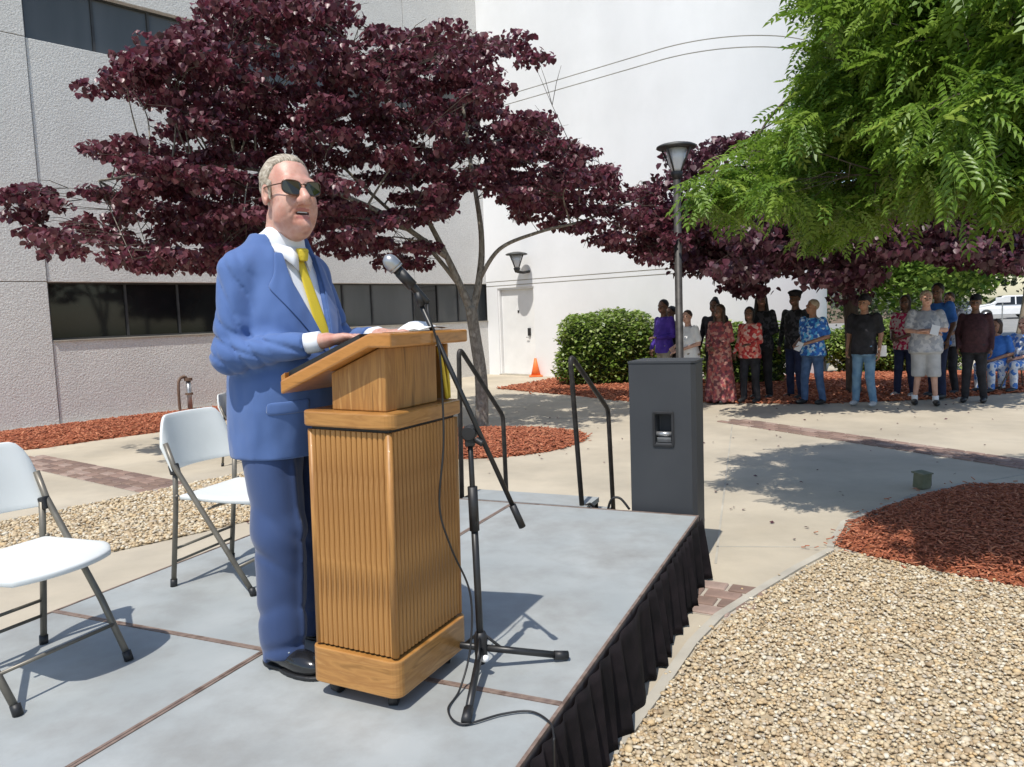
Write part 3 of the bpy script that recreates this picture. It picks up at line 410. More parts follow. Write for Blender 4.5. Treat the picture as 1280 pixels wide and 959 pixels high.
# brick bands: every brick its own object on a mortar sheet
BM=MB().box((0,0,0),(.196,.094,.05)).build('brick',['brick']); bevel(BM,.006,1)
# varied brick tones through object location drive: colour noise is in world-sized coordinates per copy
bricks=[]
def brickband(p0,p1,wd,name,across=False,first=[True]):
    p0=Vector((*p0,0));p1=Vector((*p1,0)); d=(p1-p0); L=d.length; d.normalize(); n=Vector((-d.y,d.x,0)); an=math.atan2(d.y,d.x)
    poly=[tuple((q)[:2]) for q in (p0+n*wd/2,p1+n*wd/2,p1-n*wd/2,p0-n*wd/2)]
    s=sheet(name,poly[::-1],.002,'mortar'); rows=max(1,int(wd/.11)); rw=wd/rows
    k=int(L/.215)
    for r in range(rows):
        for i in range(k+1):
            x=.107+i*.215-(r%2)*.107
            if x<.05 or x>L-.05: continue
            q=p0+d*x+n*(-wd/2+rw*(r+.5))
            if first[0]: b=BM; first[0]=False
            else:
                b=BM.copy(); COL.objects.link(b)
                b.data=BRV[random.randrange(4)]
            b.parent=s; b.location=(q.x,q.y,.004-.025+.009+random.uniform(-.0015,.0015)); b.rotation_euler=(0,0,an+random.uniform(-.015,.015)); b.scale=(1,rw/.11*1.0,1)
    return s
BRV=[]
for i,c in enumerate([(.24,.16,.125),(.30,.20,.16),(.36,.26,.215),(.21,.14,.115)]):
    D('brick_tone_%d'%i,[tuple(x*.75 for x in c),c],scale=14,rough=.9,bump=.4,bscale=70,detail=5,bdist=.003)
    me=BM.data.copy(); me.materials[0]=MT['brick_tone_%d'%i]; BRV.append(me)
brickband((.65,4.42),(1.31,4.045),.50,'brick_path')
brickband((-6.4,9.83),(-3.35,7.50),.50,'brick_path')
brickband((3.06,10.87),(6.6,3.98),.44,'brick_path')
# ================================================================ STAGE
BR=Vector((1.094,4.516,0)); A=Vector((-.406,-.914,0)); B=Vector((-.914,.406,0)); SH=.38; st_rz=math.atan2(-A.x*0+A.y,A.x)
stage=empty('stage',BR,0,'low portable stage of pale blue-grey deck panels with black pleated skirting','stage')
def S(a,b,z): return Vector(BR+A*a+B*b+Vector((0,0,z)))-Vector(BR)
def slab(name,a0,a1,b0,b1,z0,z1,m,parent=stage,bv=0):
    mb=MB(); V=[S(a,b,z) for z in (z0,z1) for a,b in ((a0,b0),(a1,b0),(a1,b1),(a0,b1))]
    mb.add(V,[(0,1,2,3),(7,6,5,4),(0,4,5,1),(1,5,6,2),(2,6,7,3),(3,7,4,0)]); o=mb.build(name,m,parent)
    if bv: bevel(o,bv,2)
    return o
PA,PB,TR=2.37,1.215,.014
for i in range(2):
    for j in range(2):
        a0=i*PA;b0=j*PB; pan=slab('deck_panel',a0+TR,a0+PA-TR,b0+TR,b0+PB-TR,SH-.05,SH,'deck')
        for e in ((a0,a0+PA,b0+.0015,b0+TR-.001),(a0,a0+PA,b0+PB-TR+.001,b0+PB-.0015),(a0,a0+TR-.001,b0+TR,b0+PB-TR),(a0+PA-TR+.001,a0+PA,b0+TR,b0+PB-TR)):
            slab('edge_trim',e[0]+.0008,e[1]-.0008,e[2],e[3],SH-.06,SH+.003,'deck_trim',pan)
for a in (.2,1.2,2.2,2.6,3.6,4.6):
    for b in (.15,1.22,2.3):
        c=S(a,b,0); MB().tube([c,c+Vector((0,0,SH-.06))],.022,8).build('support_leg','black_metal',stage)
def skirt(p,q,name='skirt'):
    n=int((q-p).length/.006); d=(q-p).normalized(); nn=Vector((d.y,-d.x,0)); rows=9; V=[];F=[]; rs=np.random.RandomState(4)
    ph=0; phs=[]
    for i in range(n+1):
        ph+=.006/.135*6.283*(1+.35*math.sin(i*.021)+.25*math.sin(i*.057)); phs.append(ph)
    for r in range(rows+1):
        t=r/rows; z=SH-.012-(SH-.022)*t
        for i in range(n+1):
            am=.006+.020*t**.8*(1+.4*math.sin(phs[i]*.31)); off=.010+am*(1+math.sin(phs[i]+.5*t*math.sin(i*.03)))+.003*t; sl=.010*t*math.sin(phs[i]*2+1)
            V.append(p+d*(i*.006+sl)+nn*off+Vector((0,0,z+ (0 if t<1 else .006*math.sin(phs[i]*.5)))))
    for r in range(rows):
        for i in range(n): F.append((r*(n+1)+i,(r+1)*(n+1)+i,(r+1)*(n+1)+i+1,r*(n+1)+i+1))
    o=mesh(name,V,F,'skirt_cloth',stage,smooth=True); s=o.modifiers.new('thick','SOLIDIFY'); s.thickness=.003; return o
skirt(S(4.74,0,0),S(-.0,0,0)); skirt(S(0,0,0),S(0,2.43,0)); skirt(S(0,2.43,0),S(4.74,2.43,0)); skirt(S(4.74,2.43,0),S(4.74,0,0))
# stair unit behind the stage with its two bent handrails
stair=empty('stair_unit',S(-.03,1.0,0)+BR,0,'pale grey stair unit with two black bent handrails behind the stage','stairs')
def SS(a,b,z): return Vector(BR+A*a+B*b+Vector((0,0,z)))-stair.location
def sbox(name,a0,a1,b0,b1,z0,z1,m):
    V=[SS(a,b,z) for z in (z0,z1) for a,b in ((a0,b0),(a1,b0),(a1,b1),(a0,b1))]
    return MB().add(V,[(0,1,2,3),(7,6,5,4),(0,4,5,1),(1,5,6,2),(2,6,7,3),(3,7,4,0)]).build(name,m,stair)
sbox('tread',-.30,-.035,.72,1.62,SH-.035,SH-.002,'deck'); sbox('tread',-.58,-.31,.72,1.62,.21,.24,'deck'); sbox('tread',-.86,-.59,.72,1.62,.09,.12,'deck')
sbox('side_panel',-.86,-.04,.70,.718,.0,.085,'black_metal'); sbox('side_panel',-.86,-.04,1.622,1.64,.0,.085,'black_metal')
sbox('riser',-.05,-.036,.73,1.61,.0,SH-.037,'black_metal'); sbox('riser',-.31,-.305,.73,1.61,.0,SH-.037,'black_metal')
W_=lambda x,y,z: Vector((x,y,z))-stair.location
def rail(foot1,top1,bend,foot2,name='handrail'):
    pts=[W_(*foot1),W_(*top1)]; 
    t1=Vector(top1);bd=Vector(bend); u=(bd-t1).normalized()
    path=[W_(*foot1),W_(foot1[0]*.04+top1[0]*.96,foot1[1]*.04+top1[1]*.96,foot1[2]*.04+top1[2]*.96)]
    k=.05; cs=[Vector(foot1),t1,bd,Vector(foot2)]; out=[cs[0]]
    for i in (1,2):
        a=(cs[i-1]-cs[i]).normalized();b=(cs[i+1]-cs[i]).normalized(); kk=.07 if i==1 else .045
        for s in range(7):
            t=s/6; out.append((cs[i]+a*kk)*(1-t)**2+cs[i]*2*t*(1-t)+(cs[i]+b*kk)*t*t)
    out.append(cs[3]); MB().tube([p-stair.location for p in out],.0165,10).build(name,'iron',stair,True)
rail((-.376,5.22,.345),(-.352,5.21,1.42),(-.075,5.62,.88),(-.07,5.64,0))
rail((.425,4.88,.345),(.375,4.88,1.36),(.665,5.33,.94),(.69,5.33,0))
for p in ((-.376,5.22,.345),(.425,4.88,.345)):
    c=W_(*p); MB().box(c+Vector((0,0,.012)),(.09,.05,.02),R(24)).build('rail_bracket','iron',stair)
    MB().tube([c+Vector((.02,.0,.03)),c+Vector((.05,-.01,.045)),c+Vector((.075,-.01,.02))],.009,6).build('clamp_handle','iron',stair)
# ================================================================ LEFT BUILDING
WP=Vector((-8.37,12.52,0)); WD=Vector((.6788,.7344,0)); WN=Vector((.7344,-.6788,0)); wang=math.atan2(WD.y,WD.x)
hall=empty('building',WP,0,'pale rough concrete office building with two bands of dark windows behind the purple tree','building')
def wb(name,s0,s1,z0,z1,n0,n1,m,parent=hall,bv=0):
    V=[WD*s+WN*n+Vector((0,0,z)) for z in (z0,z1) for s,n in ((s0,n0),(s1,n0),(s1,n1),(s0,n1))]
    o=MB().add(V,[(0,1,2,3),(7,6,5,4),(0,4,5,1),(1,5,6,2),(2,6,7,3),(3,7,4,0)]).build(name,m,parent)
    if bv: bevel(o,bv,2)
    return o
wb('wall_core',-3.5,11.9,-.1,12.4,-5,-.34,'wall_dark')
wb('wall_core',-3.5,.845,-.1,12.4,-.345,-.06,'wall_dark')
G=.006
for s0,s1 in ((-3.5,.829),):
    for z0,z1 in ((-.05,2.45-G),(2.45+G,6.45),(6.45+2*G,12.4)): wb('wall_panel',s0,s1,z0,z1,-.06,.02,'stucco',bv=.008)
for s0,s1 in ((.841,8.948),(8.960,11.64)):
    wb('wall_panel',s0,s1,-.05,1.44,-.34,0,'stucco',bv=.008)
    wb('wall_panel',s0,s1,2.45,6.45,-.34,0,'stucco',bv=.008)
    wb('wall_panel',s0,s1,7.43,12.4,-.34,0,'stucco',bv=.008)
def winband(z0,z1,mul,panes):
    f=wb('window',.85,11.64,z0,z0+.03,-.2,-.14,'frame_dark'); wb('window_head',.85,11.64,z1-.03,z1,-.2,-.14,'frame_dark',f)
    for i in range(len(mul)-1):
        wb('pane',mul[i]+.021,mul[i+1]-.021,z0+.031,z1-.031,-.185,-.17,panes[min(i,len(panes)-1)],f)
    for s in mul: wb('mullion',s-.02,s+.02,z0+.031,z1-.031,-.2,-.135,'frame_dark',f)
winband(1.46,2.45,[.87,2.14,3.1,4.4,5.65,6.9,7.72,9.0,9.8,10.53,11.6],['glass_dark']*4+['glass_grey']*3+['glass_dark','glass_grey','glass_grey'])
winband(6.45,7.43,[.87,1.96,2.93,4.1,5.3,6.5,7.7,8.95,10.2,11.6],['glass_grey']*9)
wb('window_sill',.85,11.64,1.441,1.459,-.24,.03,'concrete_edge')
wb('roof',-3.5,11.9,12.41,12.5,-5,.03,'concrete_edge')
# ================================================================ WHITE TOWER WALL
TC=Vector((-.598,20.929,0)); TD=Vector((.7344,-.6788,0)); TN=Vector((-.6788,-.7344,0))
tower=empty('tower',TC,0,'tall smooth white building with rounded corner and white door','building')
def tprof(off,s0=0,flat=5.5,Rr=2.5,n=64):
    pts=[]; 
    for i in range(5): 
        s=s0+(flat-s0)*i/4; pts.append(TD*s+TN*off)
    c=TD*flat-TN*Rr
    for i in range(1,n+1):
        a=i/n*math.radians(182); pts.append(c+(TN*math.cos(a)+TD*math.sin(a))*(Rr+off))
    e=pts[-1]; pts.append(e-TD*3.4); return pts
def tband(name,z0,z1,m,off=0,s0=0,parent=tower):
    pr=tprof(off,s0); inn=tprof(off-.2,s0); k=len(pr)
    V=[p+Vector((0,0,z)) for p in pr for z in (z0,z1)]+[p+Vector((0,0,z)) for p in inn for z in (z0,z1)]; F=[]
    for i in range(k-1):
        a=2*i;c=2*k+2*i
        F+=[(a,a+2,a+3,a+1),(a+1,a+3,c+3,c+1),(c,c+1,c+3,c+2),(a,c,c+2,a+2)]
    F+=[(0,1,2*k+1,2*k),(2*k-2,4*k-2,4*k-1,2*k-1)]
    o=mesh(name,V,F,m,parent,smooth=True); 
    md=o.modifiers.new('edge','EDGE_SPLIT'); md.split_angle=R(40); return o
def tbox(name,s0,s1,z0,z1,n0,n1,m,parent=tower,bv=0):
    V=[TD*s+TN*n+Vector((0,0,z)) for z in (z0,z1) for s,n in ((s0,n0),(s1,n0),(s1,n1),(s0,n1))]
    o=MB().add(V,[(0,3,2,1),(4,5,6,7),(0,1,5,4),(1,2,6,5),(2,3,7,6),(3,0,4,7)]).build(name,m,parent)
    if bv: bevel(o,bv,2)
    return o
tband('wall_core',-.1,12.6,'white_wall',off=-.22,s0=1.9)
tbox('wall_core',0,1.9,2.3,12.6,-.4,-.22,'white_wall')
g=.011
tband('wall_band',-.05,2.375-g,'white_wall',s0=1.69)
for z0,z1 in ((2.375+g,2.49-g),(2.49+g,6.97-g),(6.97+g,7.2-g),(7.2+g,12.6)): tband('wall_band',z0,z1,'white_wall')
tband('joint_filler',0,12.5,'grey_metal' if False else 'concrete_edge',off=-.016,s0=1.9)
tbox('joint_filler',0,1.9,2.36,12.5,-.03,-.016,'concrete_edge')
tbox('wall_band',0,.40,-.05,2.375-g,-.2,0,'white_wall'); tbox('wall_band',.40,1.69,2.31,2.375-g,-.2,0,'white_wall')
fr=tbox('door_frame',.40,.45,0,2.31,-.2,-.03,'grey_metal' if False else 'white_paint'); tbox('door_frame',1.64,1.69,0,2.31,-.2,-.03,'white_paint'); tbox('door_frame',.45,1.64,2.26,2.31,-.2,-.03,'white_paint')
dr=tbox('door',.454,1.636,.03,2.256,-.15,-.105,'white_paint',bv=.004)
tbox('lock_box',1.38,1.46,1.04,1.24,-.104,-.06,'black',dr,.004); c=TD*1.42+TN*(-.07)+Vector((0,0,.98))
MB().tube([TD*1.42-TN*.104+Vector((0,0,1.0)),TD*1.42-TN*.05+Vector((0,0,1.0)),TD*1.33-TN*.05+Vector((0,0,1.0))],.012,8).build('handle','chrome',dr)
tbox('viewer',1.02,1.07,1.64,1.71,-.104,-.095,'black',dr)
tbox('door_sill',.40,1.69,0,.028,-.2,.03,'concrete_edge')
tbox('downpipe',.02,.10,0,6.9,.012,.06,'white_paint') if False else None
# far building
fb=empty('building',(25.6,60,0),0,'low brown building glimpsed between white tower and tree trunk','building')
MB().box((0,2,2.2),(9,6,4.4)).build('wall','far_wall',fb); MB().box((0,2,4.55),(9.6,6.6,.3)).build('roof','far_roof',fb)
for x in (-3.4,-2.0,-.6,.8,2.2,3.6):
    wn=MB().box((x,-1.01,1.9),(.8,.06,1.5)).build('window','frame_dark',fb); MB().box((x,-1.05,1.9),(.66,.03,1.36)).build('pane','glass_grey',wn)
# ================================================================ TREES
def tubes_mb(segs,m,name,parent,n=7):
    mb=MB()
    for pts,r in segs: mb.tube(pts,r,n)
    return mb.build(name,m,parent,True)
def make_tree(name,loc,label,cat,cl,trunk_paths,nleaf,lsize,tmpl,tf,lm,bark,rad=.42,flat=.35,twigs=True,group=None,seed=3,tilt=(.2,1.2),nlimb=12,fork=None,holes=(2.2,-.52)):
    rs=np.random.RandomState(seed); root=empty(name,loc,0,label,cat,group); L=Vector(loc); cl=cl-np.array(loc)
    segs=[]; nodes=[]
    for pts,r0_,r1_ in trunk_paths:
        sp=spline([Vector(p)-L for p in pts],7); k=len(sp); rr_=[r0_+(r1_-r0_)*i/(k-1) for i in range(k)]; tubes_mb([(sp,rr_)],bark,'trunk' if pts is trunk_paths[0][0] else 'limb',root,12); nodes+= [(p,q) for p,q in zip(sp,rr_) if p.z>(fork or 1.4)]
    segs=[]; idx=rs.choice(len(cl),min(nlimb,len(cl)),replace=False)
    for i in idx:
        t=Vector(cl[i]); b=min(nodes,key=lambda q:(q[0]-t).length+max(0,q[0].z-t.z)*2); p0=b[0]; d=t-p0
        mid=p0+d*.5+Vector((rs.normal()*.12,rs.normal()*.12,d.length*.12)); pp=spline([p0,mid,t],6); k=len(pp); r0b=min(b[1]*.7,.012+.008*d.length)
        rr_=[r0b*(1-.75*j/(k-1)) for j in range(k)]; segs.append((pp,rr_))
    limbn=[(p,q) for s in segs for p,q in zip(s[0],s[1])]+nodes
    for sg_ in segs: tubes_mb([sg_],bark,'limb',root,7)
    if twigs:
        tw=[]
        LP=np.array([tuple(p) for p,q in limbn])
        for c in cl:
            j=np.argmin(np.linalg.norm(LP-c,axis=1)+np.maximum(0,LP[:,2]-c[2])); p0=Vector(LP[j]); t=Vector(c); d=t-p0
            if d.length<.05: continue
            mid=p0+d*.5+Vector((rs.normal()*.06,rs.normal()*.06,.05)); tw.append(([p0,mid,t],[.006,.004,.002]))
            for _ in range(2):
                e=t+Vector((rs.normal()*rad*.6,rs.normal()*rad*.6,rs.normal()*.08)); tw.append(([mid,(mid+e)/2+Vector((0,0,.04)),e],[.005,.004,.002]))
        tubes_mb(tw,'bark_dark','twig_cluster',root,4)['kind']='stuff'
    P=blobpts(cl,int(nleaf*1.25),rad,rs,flat); P=P[nz(P,holes[0],seed)+.35*nz(P,holes[0]*2.6,seed+4)>holes[1]]; leaves('crown',P,lsize,tmpl,tf,lm,root,rs,tilt)
    return root
c1=dec(CR1)
make_tree('purple_leaf_tree',(-.46,11.0,0),'large spreading purple-leaved tree with pale forked trunk behind the speaking man','tree',c1,
  [([(-.46,11,-.05),(-.44,11,.7),(-.5,11,1.3),(-.55,11.0,1.75)],.10,.078),([(-.55,11,1.7),(-.78,10.9,2.3),(-1.1,10.8,3.0),(-1.6,10.6,4.0)],.060,.02),
   ([(-.54,11,1.65),(-.42,11.05,2.1),(-.36,11.1,2.8),(-.5,11.3,4.0),(-.6,11.4,5.2)],.062,.018),([(-.4,11.05,2.15),(-.1,11,2.55),(.45,10.9,2.75),(1.1,11,2.9),(1.8,11.4,3.2)],.034,.012),
   ([(-.85,10.88,2.45),(-1.8,10.2,3.1),(-3.2,9.4,3.5),(-4.6,8.9,3.3)],.04,.014),([(-.62,11,1.95),(-1.2,11.2,2.7),(-2.2,11.3,3.7),(-3.2,11.2,4.8)],.038,.014)],
  60000,.070,HEART,HEART_F,'leaf_purple','bark_grey',rad=.27,flat=.34,nlimb=75,tilt=(.35,1.35))
c2=dec(CR2)
make_tree('purple_leaf_tree',(5.95,13.3,0),'smaller dark purple-leaved tree behind the standing crowd, partly under the green tree','tree',c2,
  [([(5.95,13.3,-.05),(5.93,13.3,.9),(5.88,13.3,1.6),(5.8,13.3,2.1)],.13,.11),([(5.8,13.3,2.0),(5.4,13.2,2.6),(4.7,13,3.0),(3.7,12.8,3.2)],.08,.025),([(5.85,13.3,2.0),(6.3,13.4,2.6),(7.2,13.3,3.0),(8.4,13.2,3.2)],.08,.03),([(5.8,13.3,2.05),(5.85,13.4,2.8),(5.9,13.4,3.6)],.07,.03)],
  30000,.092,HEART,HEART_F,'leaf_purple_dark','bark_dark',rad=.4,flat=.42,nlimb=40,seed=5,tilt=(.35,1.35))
# green tree with feather leaves
def pinnate(n=6,L=.30):
    V=[];F=[]
    def leaflet(bx,by,bz,ang,l,w):
        c,s=math.cos(ang),math.sin(ang); k=len(V)
        for x,y,z in ((0,0,0),(-w*1.3,.45*l,.010),(0,l,-.20*l),(w*1.3,.45*l,.010)): V.append((bx+x*c-y*s,by+x*s+y*c,bz+z))
        F.append((k,k+1,k+2,k+3))
    for i in range(n):
        t=(i+.6)/n; y=L*t*.92; z=-.22*L*t*t; l=.098*(1-.35*abs(t-.45)); 
        leaflet(.004,y,z,-.95,l,.0135); leaflet(-.004,y,z,.95,l,.0135)
    leaflet(0,L*.95,-.22*L,0,.085,.0135)
    k=len(V); V+= [(-.0022,0,0),(.0022,0,0),(.001,L,-.22*L),(-.001,L,-.22*L)]; F.append((k,k+1,k+2,k+3))
    return np.array(V),F
PV,PF=pinnate()
def pinnate2(n=7,L=.30):
    V=[];F=[]
    def leaflet(bx,by,bz,ang,l,w):
        c,s=math.cos(ang),math.sin(ang); k=len(V)
        for x,y,z in ((0,0,0),(-w*.85,.25*l,.006),(-w,.5*l,.004),(-w*.55,.8*l,-.10*l),(0,l,-.28*l),(w*.55,.8*l,-.10*l),(w,.5*l,.004),(w*.85,.25*l,.006),(0,.5*l,-.004)): V.append((bx+x*c-y*s,by+x*s+y*c,bz+z))
        F.extend([(k,k+1,k+2,k+8),(k+8,k+2,k+3,k+4),(k+8,k+4,k+5,k+6),(k,k+8,k+6,k+7)])
    for i in range(n):
        t=(i+.6)/n; y=L*t*.92; z=-.30*L*t*t; l=.092*(1-.35*abs(t-.45)); leaflet(.004,y,z,-.85,l,.0125); leaflet(-.004,y,z,.85,l,.0125)
    leaflet(0,L*.95,-.30*L,0,.08,.0125); k=len(V); V+= [(-.0022,0,0),(.0022,0,0),(.001,L,-.3*L),(-.001,L,-.3*L)]; F.append((k,k+1,k+2,k+3)); return np.array(V),F
NV,NF=pinnate2()
c3=dec(CR3); rs=np.random.RandomState(9)
gt=make_tree('green_leaf_tree',(4.25,5.05,0),'bright green feather-leaved tree hanging in from the upper right','tree',c3,
  [([(4.25,5.05,-.05),(4.2,5.05,.9),(4.15,5.05,1.8),(4.05,5.1,2.3)],.14,.11),([(4.05,5.1,2.2),(3.5,5.3,2.9),(2.9,5.6,3.2),(2.2,5.9,3.2)],.08,.025),([(4.1,5.05,2.2),(4.1,5.1,3.0),(3.9,5.3,4.0),(3.7,5.5,4.8)],.09,.03),([(4.0,5.1,2.3),(3.4,4.7,2.8),(2.9,4.2,3.0)],.06,.02)],
  18500,.64,PV,PF,'leaf_green','bark_dark',rad=.23,flat=.6,nlimb=16,seed=8,tilt=(-.25,1.0),holes=(3.4,-.22))
# the nearest fronds as single leaves
nearc=c3[-12:]; lv=None; ntot=0
for c in nearc:
    for k in range(20):
        p=Vector(c)+Vector((rs.normal()*.13,rs.normal()*.12,rs.normal()*.10))-gt.location
        if lv is None:
            me_o=mesh('leaf',NV,NF,'leaf_green',gt,rnd=rs.rand(len(NF))*.25+.55); lv=me_o; o=me_o
        else: o=lv.copy(); COL.objects.link(o)
        o.location=p; sc=rs.uniform(.62,.9); o.scale=(sc,sc,sc); o.rotation_euler=(-rs.uniform(.25,1.0),rs.uniform(-.3,.3),rs.choice([R(100),R(150),R(200),R(60)])+rs.uniform(-.45,.45)); ntot+=1
# hedges
def hedge(loc,dims,label,n,cat='hedge',seed=2):
    rs=np.random.RandomState(seed); root=empty('hedge',loc,0,label,cat); dx,dy,dz=dims
    def f(P):
        q=np.abs(P-np.array([0,0,dz*.52]))/np.array([dx/2,dy/2,dz*.5]); return ((q**3.2).sum(1)**(1/3.2)-1)*min(dx,dy,dz)/2+.10*nz(P,3.0,seed)+.05*nz(P,8,seed+1)
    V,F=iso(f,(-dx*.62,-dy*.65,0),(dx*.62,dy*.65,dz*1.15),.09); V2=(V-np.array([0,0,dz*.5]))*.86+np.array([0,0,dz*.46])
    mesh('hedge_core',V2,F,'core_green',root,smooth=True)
    tri=V[F]; ar=np.linalg.norm(np.cross(tri[:,1]-tri[:,0],tri[:,3]-tri[:,0]),axis=1); pk=rs.choice(len(F),n,p=ar/ar.sum()); u=rs.rand(n,2)[...,None]
    P=tri[pk,0]+(tri[pk,1]-tri[pk,0])*u[:,0]+(tri[pk,3]-tri[pk,0])*u[:,1]; cen=np.array([0,0,dz*.5]); P=cen+(P-cen)*(1-.16*rs.rand(n,1)**1.3+.03)
    P=P[P[:,2]>.06]; leaves('foliage',P,.10,SIMPLE,SIMPLE_F,'leaf_hedge',root,rs,(-.7,.9)); return root
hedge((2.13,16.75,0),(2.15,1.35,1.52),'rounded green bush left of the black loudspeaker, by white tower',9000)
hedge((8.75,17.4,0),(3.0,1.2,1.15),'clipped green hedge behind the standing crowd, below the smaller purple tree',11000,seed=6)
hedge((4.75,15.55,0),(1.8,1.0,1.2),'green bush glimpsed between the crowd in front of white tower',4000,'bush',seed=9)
# background trees
def bgtree(loc,h,r,label,m='leaf_far',n=2600,ls=.55,seed=1,bark='bark_dark',low=.35,group=None,tr=.18):
    rs=np.random.RandomState(seed); root=empty('tree',loc,0,label,'tree',group)
    MB().tube(spline([(0,0,-.1),(.05*h*rs.normal()*.3,0,h*.3),(.03*h*rs.normal(),0,h*.75)],5),[tr*(1-.6*i/10) for i in range(11)],8).build('trunk',bark,root,True)
    k=26; cl=rs.normal(size=(k,3)); cl/=np.linalg.norm(cl,axis=1)[:,None]; cl*=rs.rand(k,1)**.5; cl=cl*np.array([r,r*.9,h*(1-low)*.5])*.8+np.array([0,0,h*(low+(1-low)*.5)])
    P=blobpts(cl,n,r*.38,rs,.75); leaves('crown',P,ls,SIMPLE,SIMPLE_F,m,root,rs,(-.4,1.0)); return root
bgtree((14.2,27.5,0),4.6,3.4,'low bright green tree beyond the crowd, in front of the car park','leaf_bright',5200,.26,2,low=.30)
bgtree((19.2,28.5,0),9.5,3.6,'tall tree with pale bare trunk at the right edge beyond the seated people','leaf_far',3400,.35,3,bark='bark_pale',low=.42,tr=.42)
bgtree((17.6,31.0,0),4.2,2.2,'small yellow-green tree right of the low bright green one','leaf_bright',2600,.26,7,low=.34)
for i,(x,y,h,r,m) in enumerate([(33,78,9,6.5,'leaf_far'),(41,84,11,7,'leaf_far_grey'),(50,88,10,7,'leaf_far'),(58,86,12,8,'leaf_far_grey'),(66,92,12,8,'leaf_far'),(37,96,15,9,'leaf_far'),(48,101,16,9,'leaf_far_grey'),(60,103,16,9,'leaf_far'),(29.5,72,8,5,'leaf_far_grey'),(75,97,13,8,'leaf_far')]):
    bgtree((x,y,0),h,r,'tree in the hazy green row behind the car park',m,2600,.75,20+i,low=.12,group='trees in a row behind the car park')
for i,(x,y,h,r) in enumerate([(17.4,38,2.3,1.7),(20.6,40,2.5,1.9),(23.3,41.5,2.1,1.6)]):
    bgtree((x,y,0),h,r,['leftmost','middle','rightmost'][i]+' of three grey-green rounded shrubs at the near edge of the car park','leaf_far_grey',1500,.22,50+i,low=.05,group='grey-green shrubs by the car park',tr=.05)
# fallen leaves and bits blown over the plaza
rs=np.random.RandomState(31); LP_=np.concatenate([rs.uniform([-3,5.5],[6,13],(110,2)),rs.uniform([2.2,9],[9,12.5],(70,2)),rs.uniform([1.3,4.6],[3.2,7.5],(14,2))])
lo_=leaves('fallen_leaf_litter',np.concatenate([LP_,np.full((len(LP_),1),.012)],1),.04,SIMPLE,SIMPLE_F,'leaf_purple_dark',None,rs,(-.15,.15)); tag(lo_,'scattered dry fallen leaves on the pale plaza paving','leaf litter',kind='stuff')
# bare shrub at the wall
sb=empty('shrub',(-5.0,15.05,0),0,'sparse leafless twiggy shrub against the concrete wall','shrub'); rs=np.random.RandomState(3); mb=MB()
for i in range(16):
    a=rs.uniform(-1.2,1.2); h=rs.uniform(.6,1.35); mb.tube(spline([(0,0,0),(.12*a,rs.normal()*.04,h*.5),(.36*a,rs.normal()*.08,h)],4),[.011*(1-.8*j/8) for j in range(9)],5)
mb.build('twig_cluster','bark_dark',sb)['kind']='stuff'
# ================================================================ LECTERN
LC=empty('lectern',(-.398,2.330,SH-.004),math.atan2(.899,.437),'ribbed light oak lectern on castors with sloped top, in front of the speaking man','lectern')
LC.rotation_euler=(Matrix.Rotation(R(1.1),3,'Y')@Matrix.Rotation(math.atan2(.899,.437),3,'Z')).to_euler()
def rrect(x0,x1,y0,y1,r,n=5):
    out=[]
    for cx,cy,a in ((x1-r,y1-r,0),(x0+r,y1-r,90),(x0+r,y0+r,180),(x1-r,y0+r,270)):
        for i in range(n+1):
            t=R(a+90*i/n); out.append((cx+r*math.cos(t),cy+r*math.sin(t)))
    return out
LW,LD=.425,.325
o=MB().prism(rrect(-.012,LW+.012,-.012,LD+.012,.035),.055,.175).build('plinth','oak_flat',LC); bevel(o,.004,2,50)
MB().box((LW/2,LD/2,.55),(LW-.026,LD-.026,.74)).build('carcass','black',LC)
o=MB().prism(rrect(-.014,LW+.014,-.014,LD+.014,.035),.912,.962).build('upper_board','oak_flat',LC); bevel(o,.006,2,50)
def slatmesh():
    mb=MB(); n=6; w=.0200/2; pts=[(-w,.0)]+[(-w*math.cos(math.pi*i/n),-.002-.0068*math.sin(math.pi*i/n)) for i in range(n+1)]+[(w,.0)]
    return mb.prism(pts,.184,.900)
sl0=slatmesh().build('slat','oak',LC,False); sl0.location=(0,0,0); k0=True
def putslat(x,y,rz):
    global k0
    if k0: o=sl0;k0=False
    else: o=sl0.copy();COL.objects.link(o)
    o.location=(x,y,0); o.rotation_euler=(0,0,rz)
ns=19
for i in range(ns): putslat(.020+(LW-.04)*i/(ns-1),.013,0); putslat(.020+(LW-.04)*i/(ns-1),LD-.013,math.pi)
nd=15
for i in range(nd): putslat(.013,.020+(LD-.04)*i/(nd-1),-math.pi/2); putslat(LW-.013,.020+(LD-.04)*i/(nd-1),math.pi/2)
for x,y in ((.006,.006),(LW-.006,.006),(.006,LD-.006),(LW-.006,LD-.006)):
    o=MB().tube([(x+(.005 if x<.2 else -.005),y+(.005 if y<.2 else -.005),.184),(x+(.005 if x<.2 else -.005),y+(.005 if y<.2 else -.005),.9)],.0115,10).build('corner_post','oak',LC,True)
for x,y in ((.05,.05),(LW-.05,.05),(.05,LD-.05),(LW-.05,LD-.05)):
    c=empty('castor',(x,y,0)); c.parent=LC
    MB().tube([(-.014,0,.026),(.014,0,.026)],.026,14).build('wheel','black',c,True); MB().box((0,0,.047),(.034,.04,.014)).build('bracket','black_metal',c); c.rotation_euler=(0,0,random.uniform(0,3))
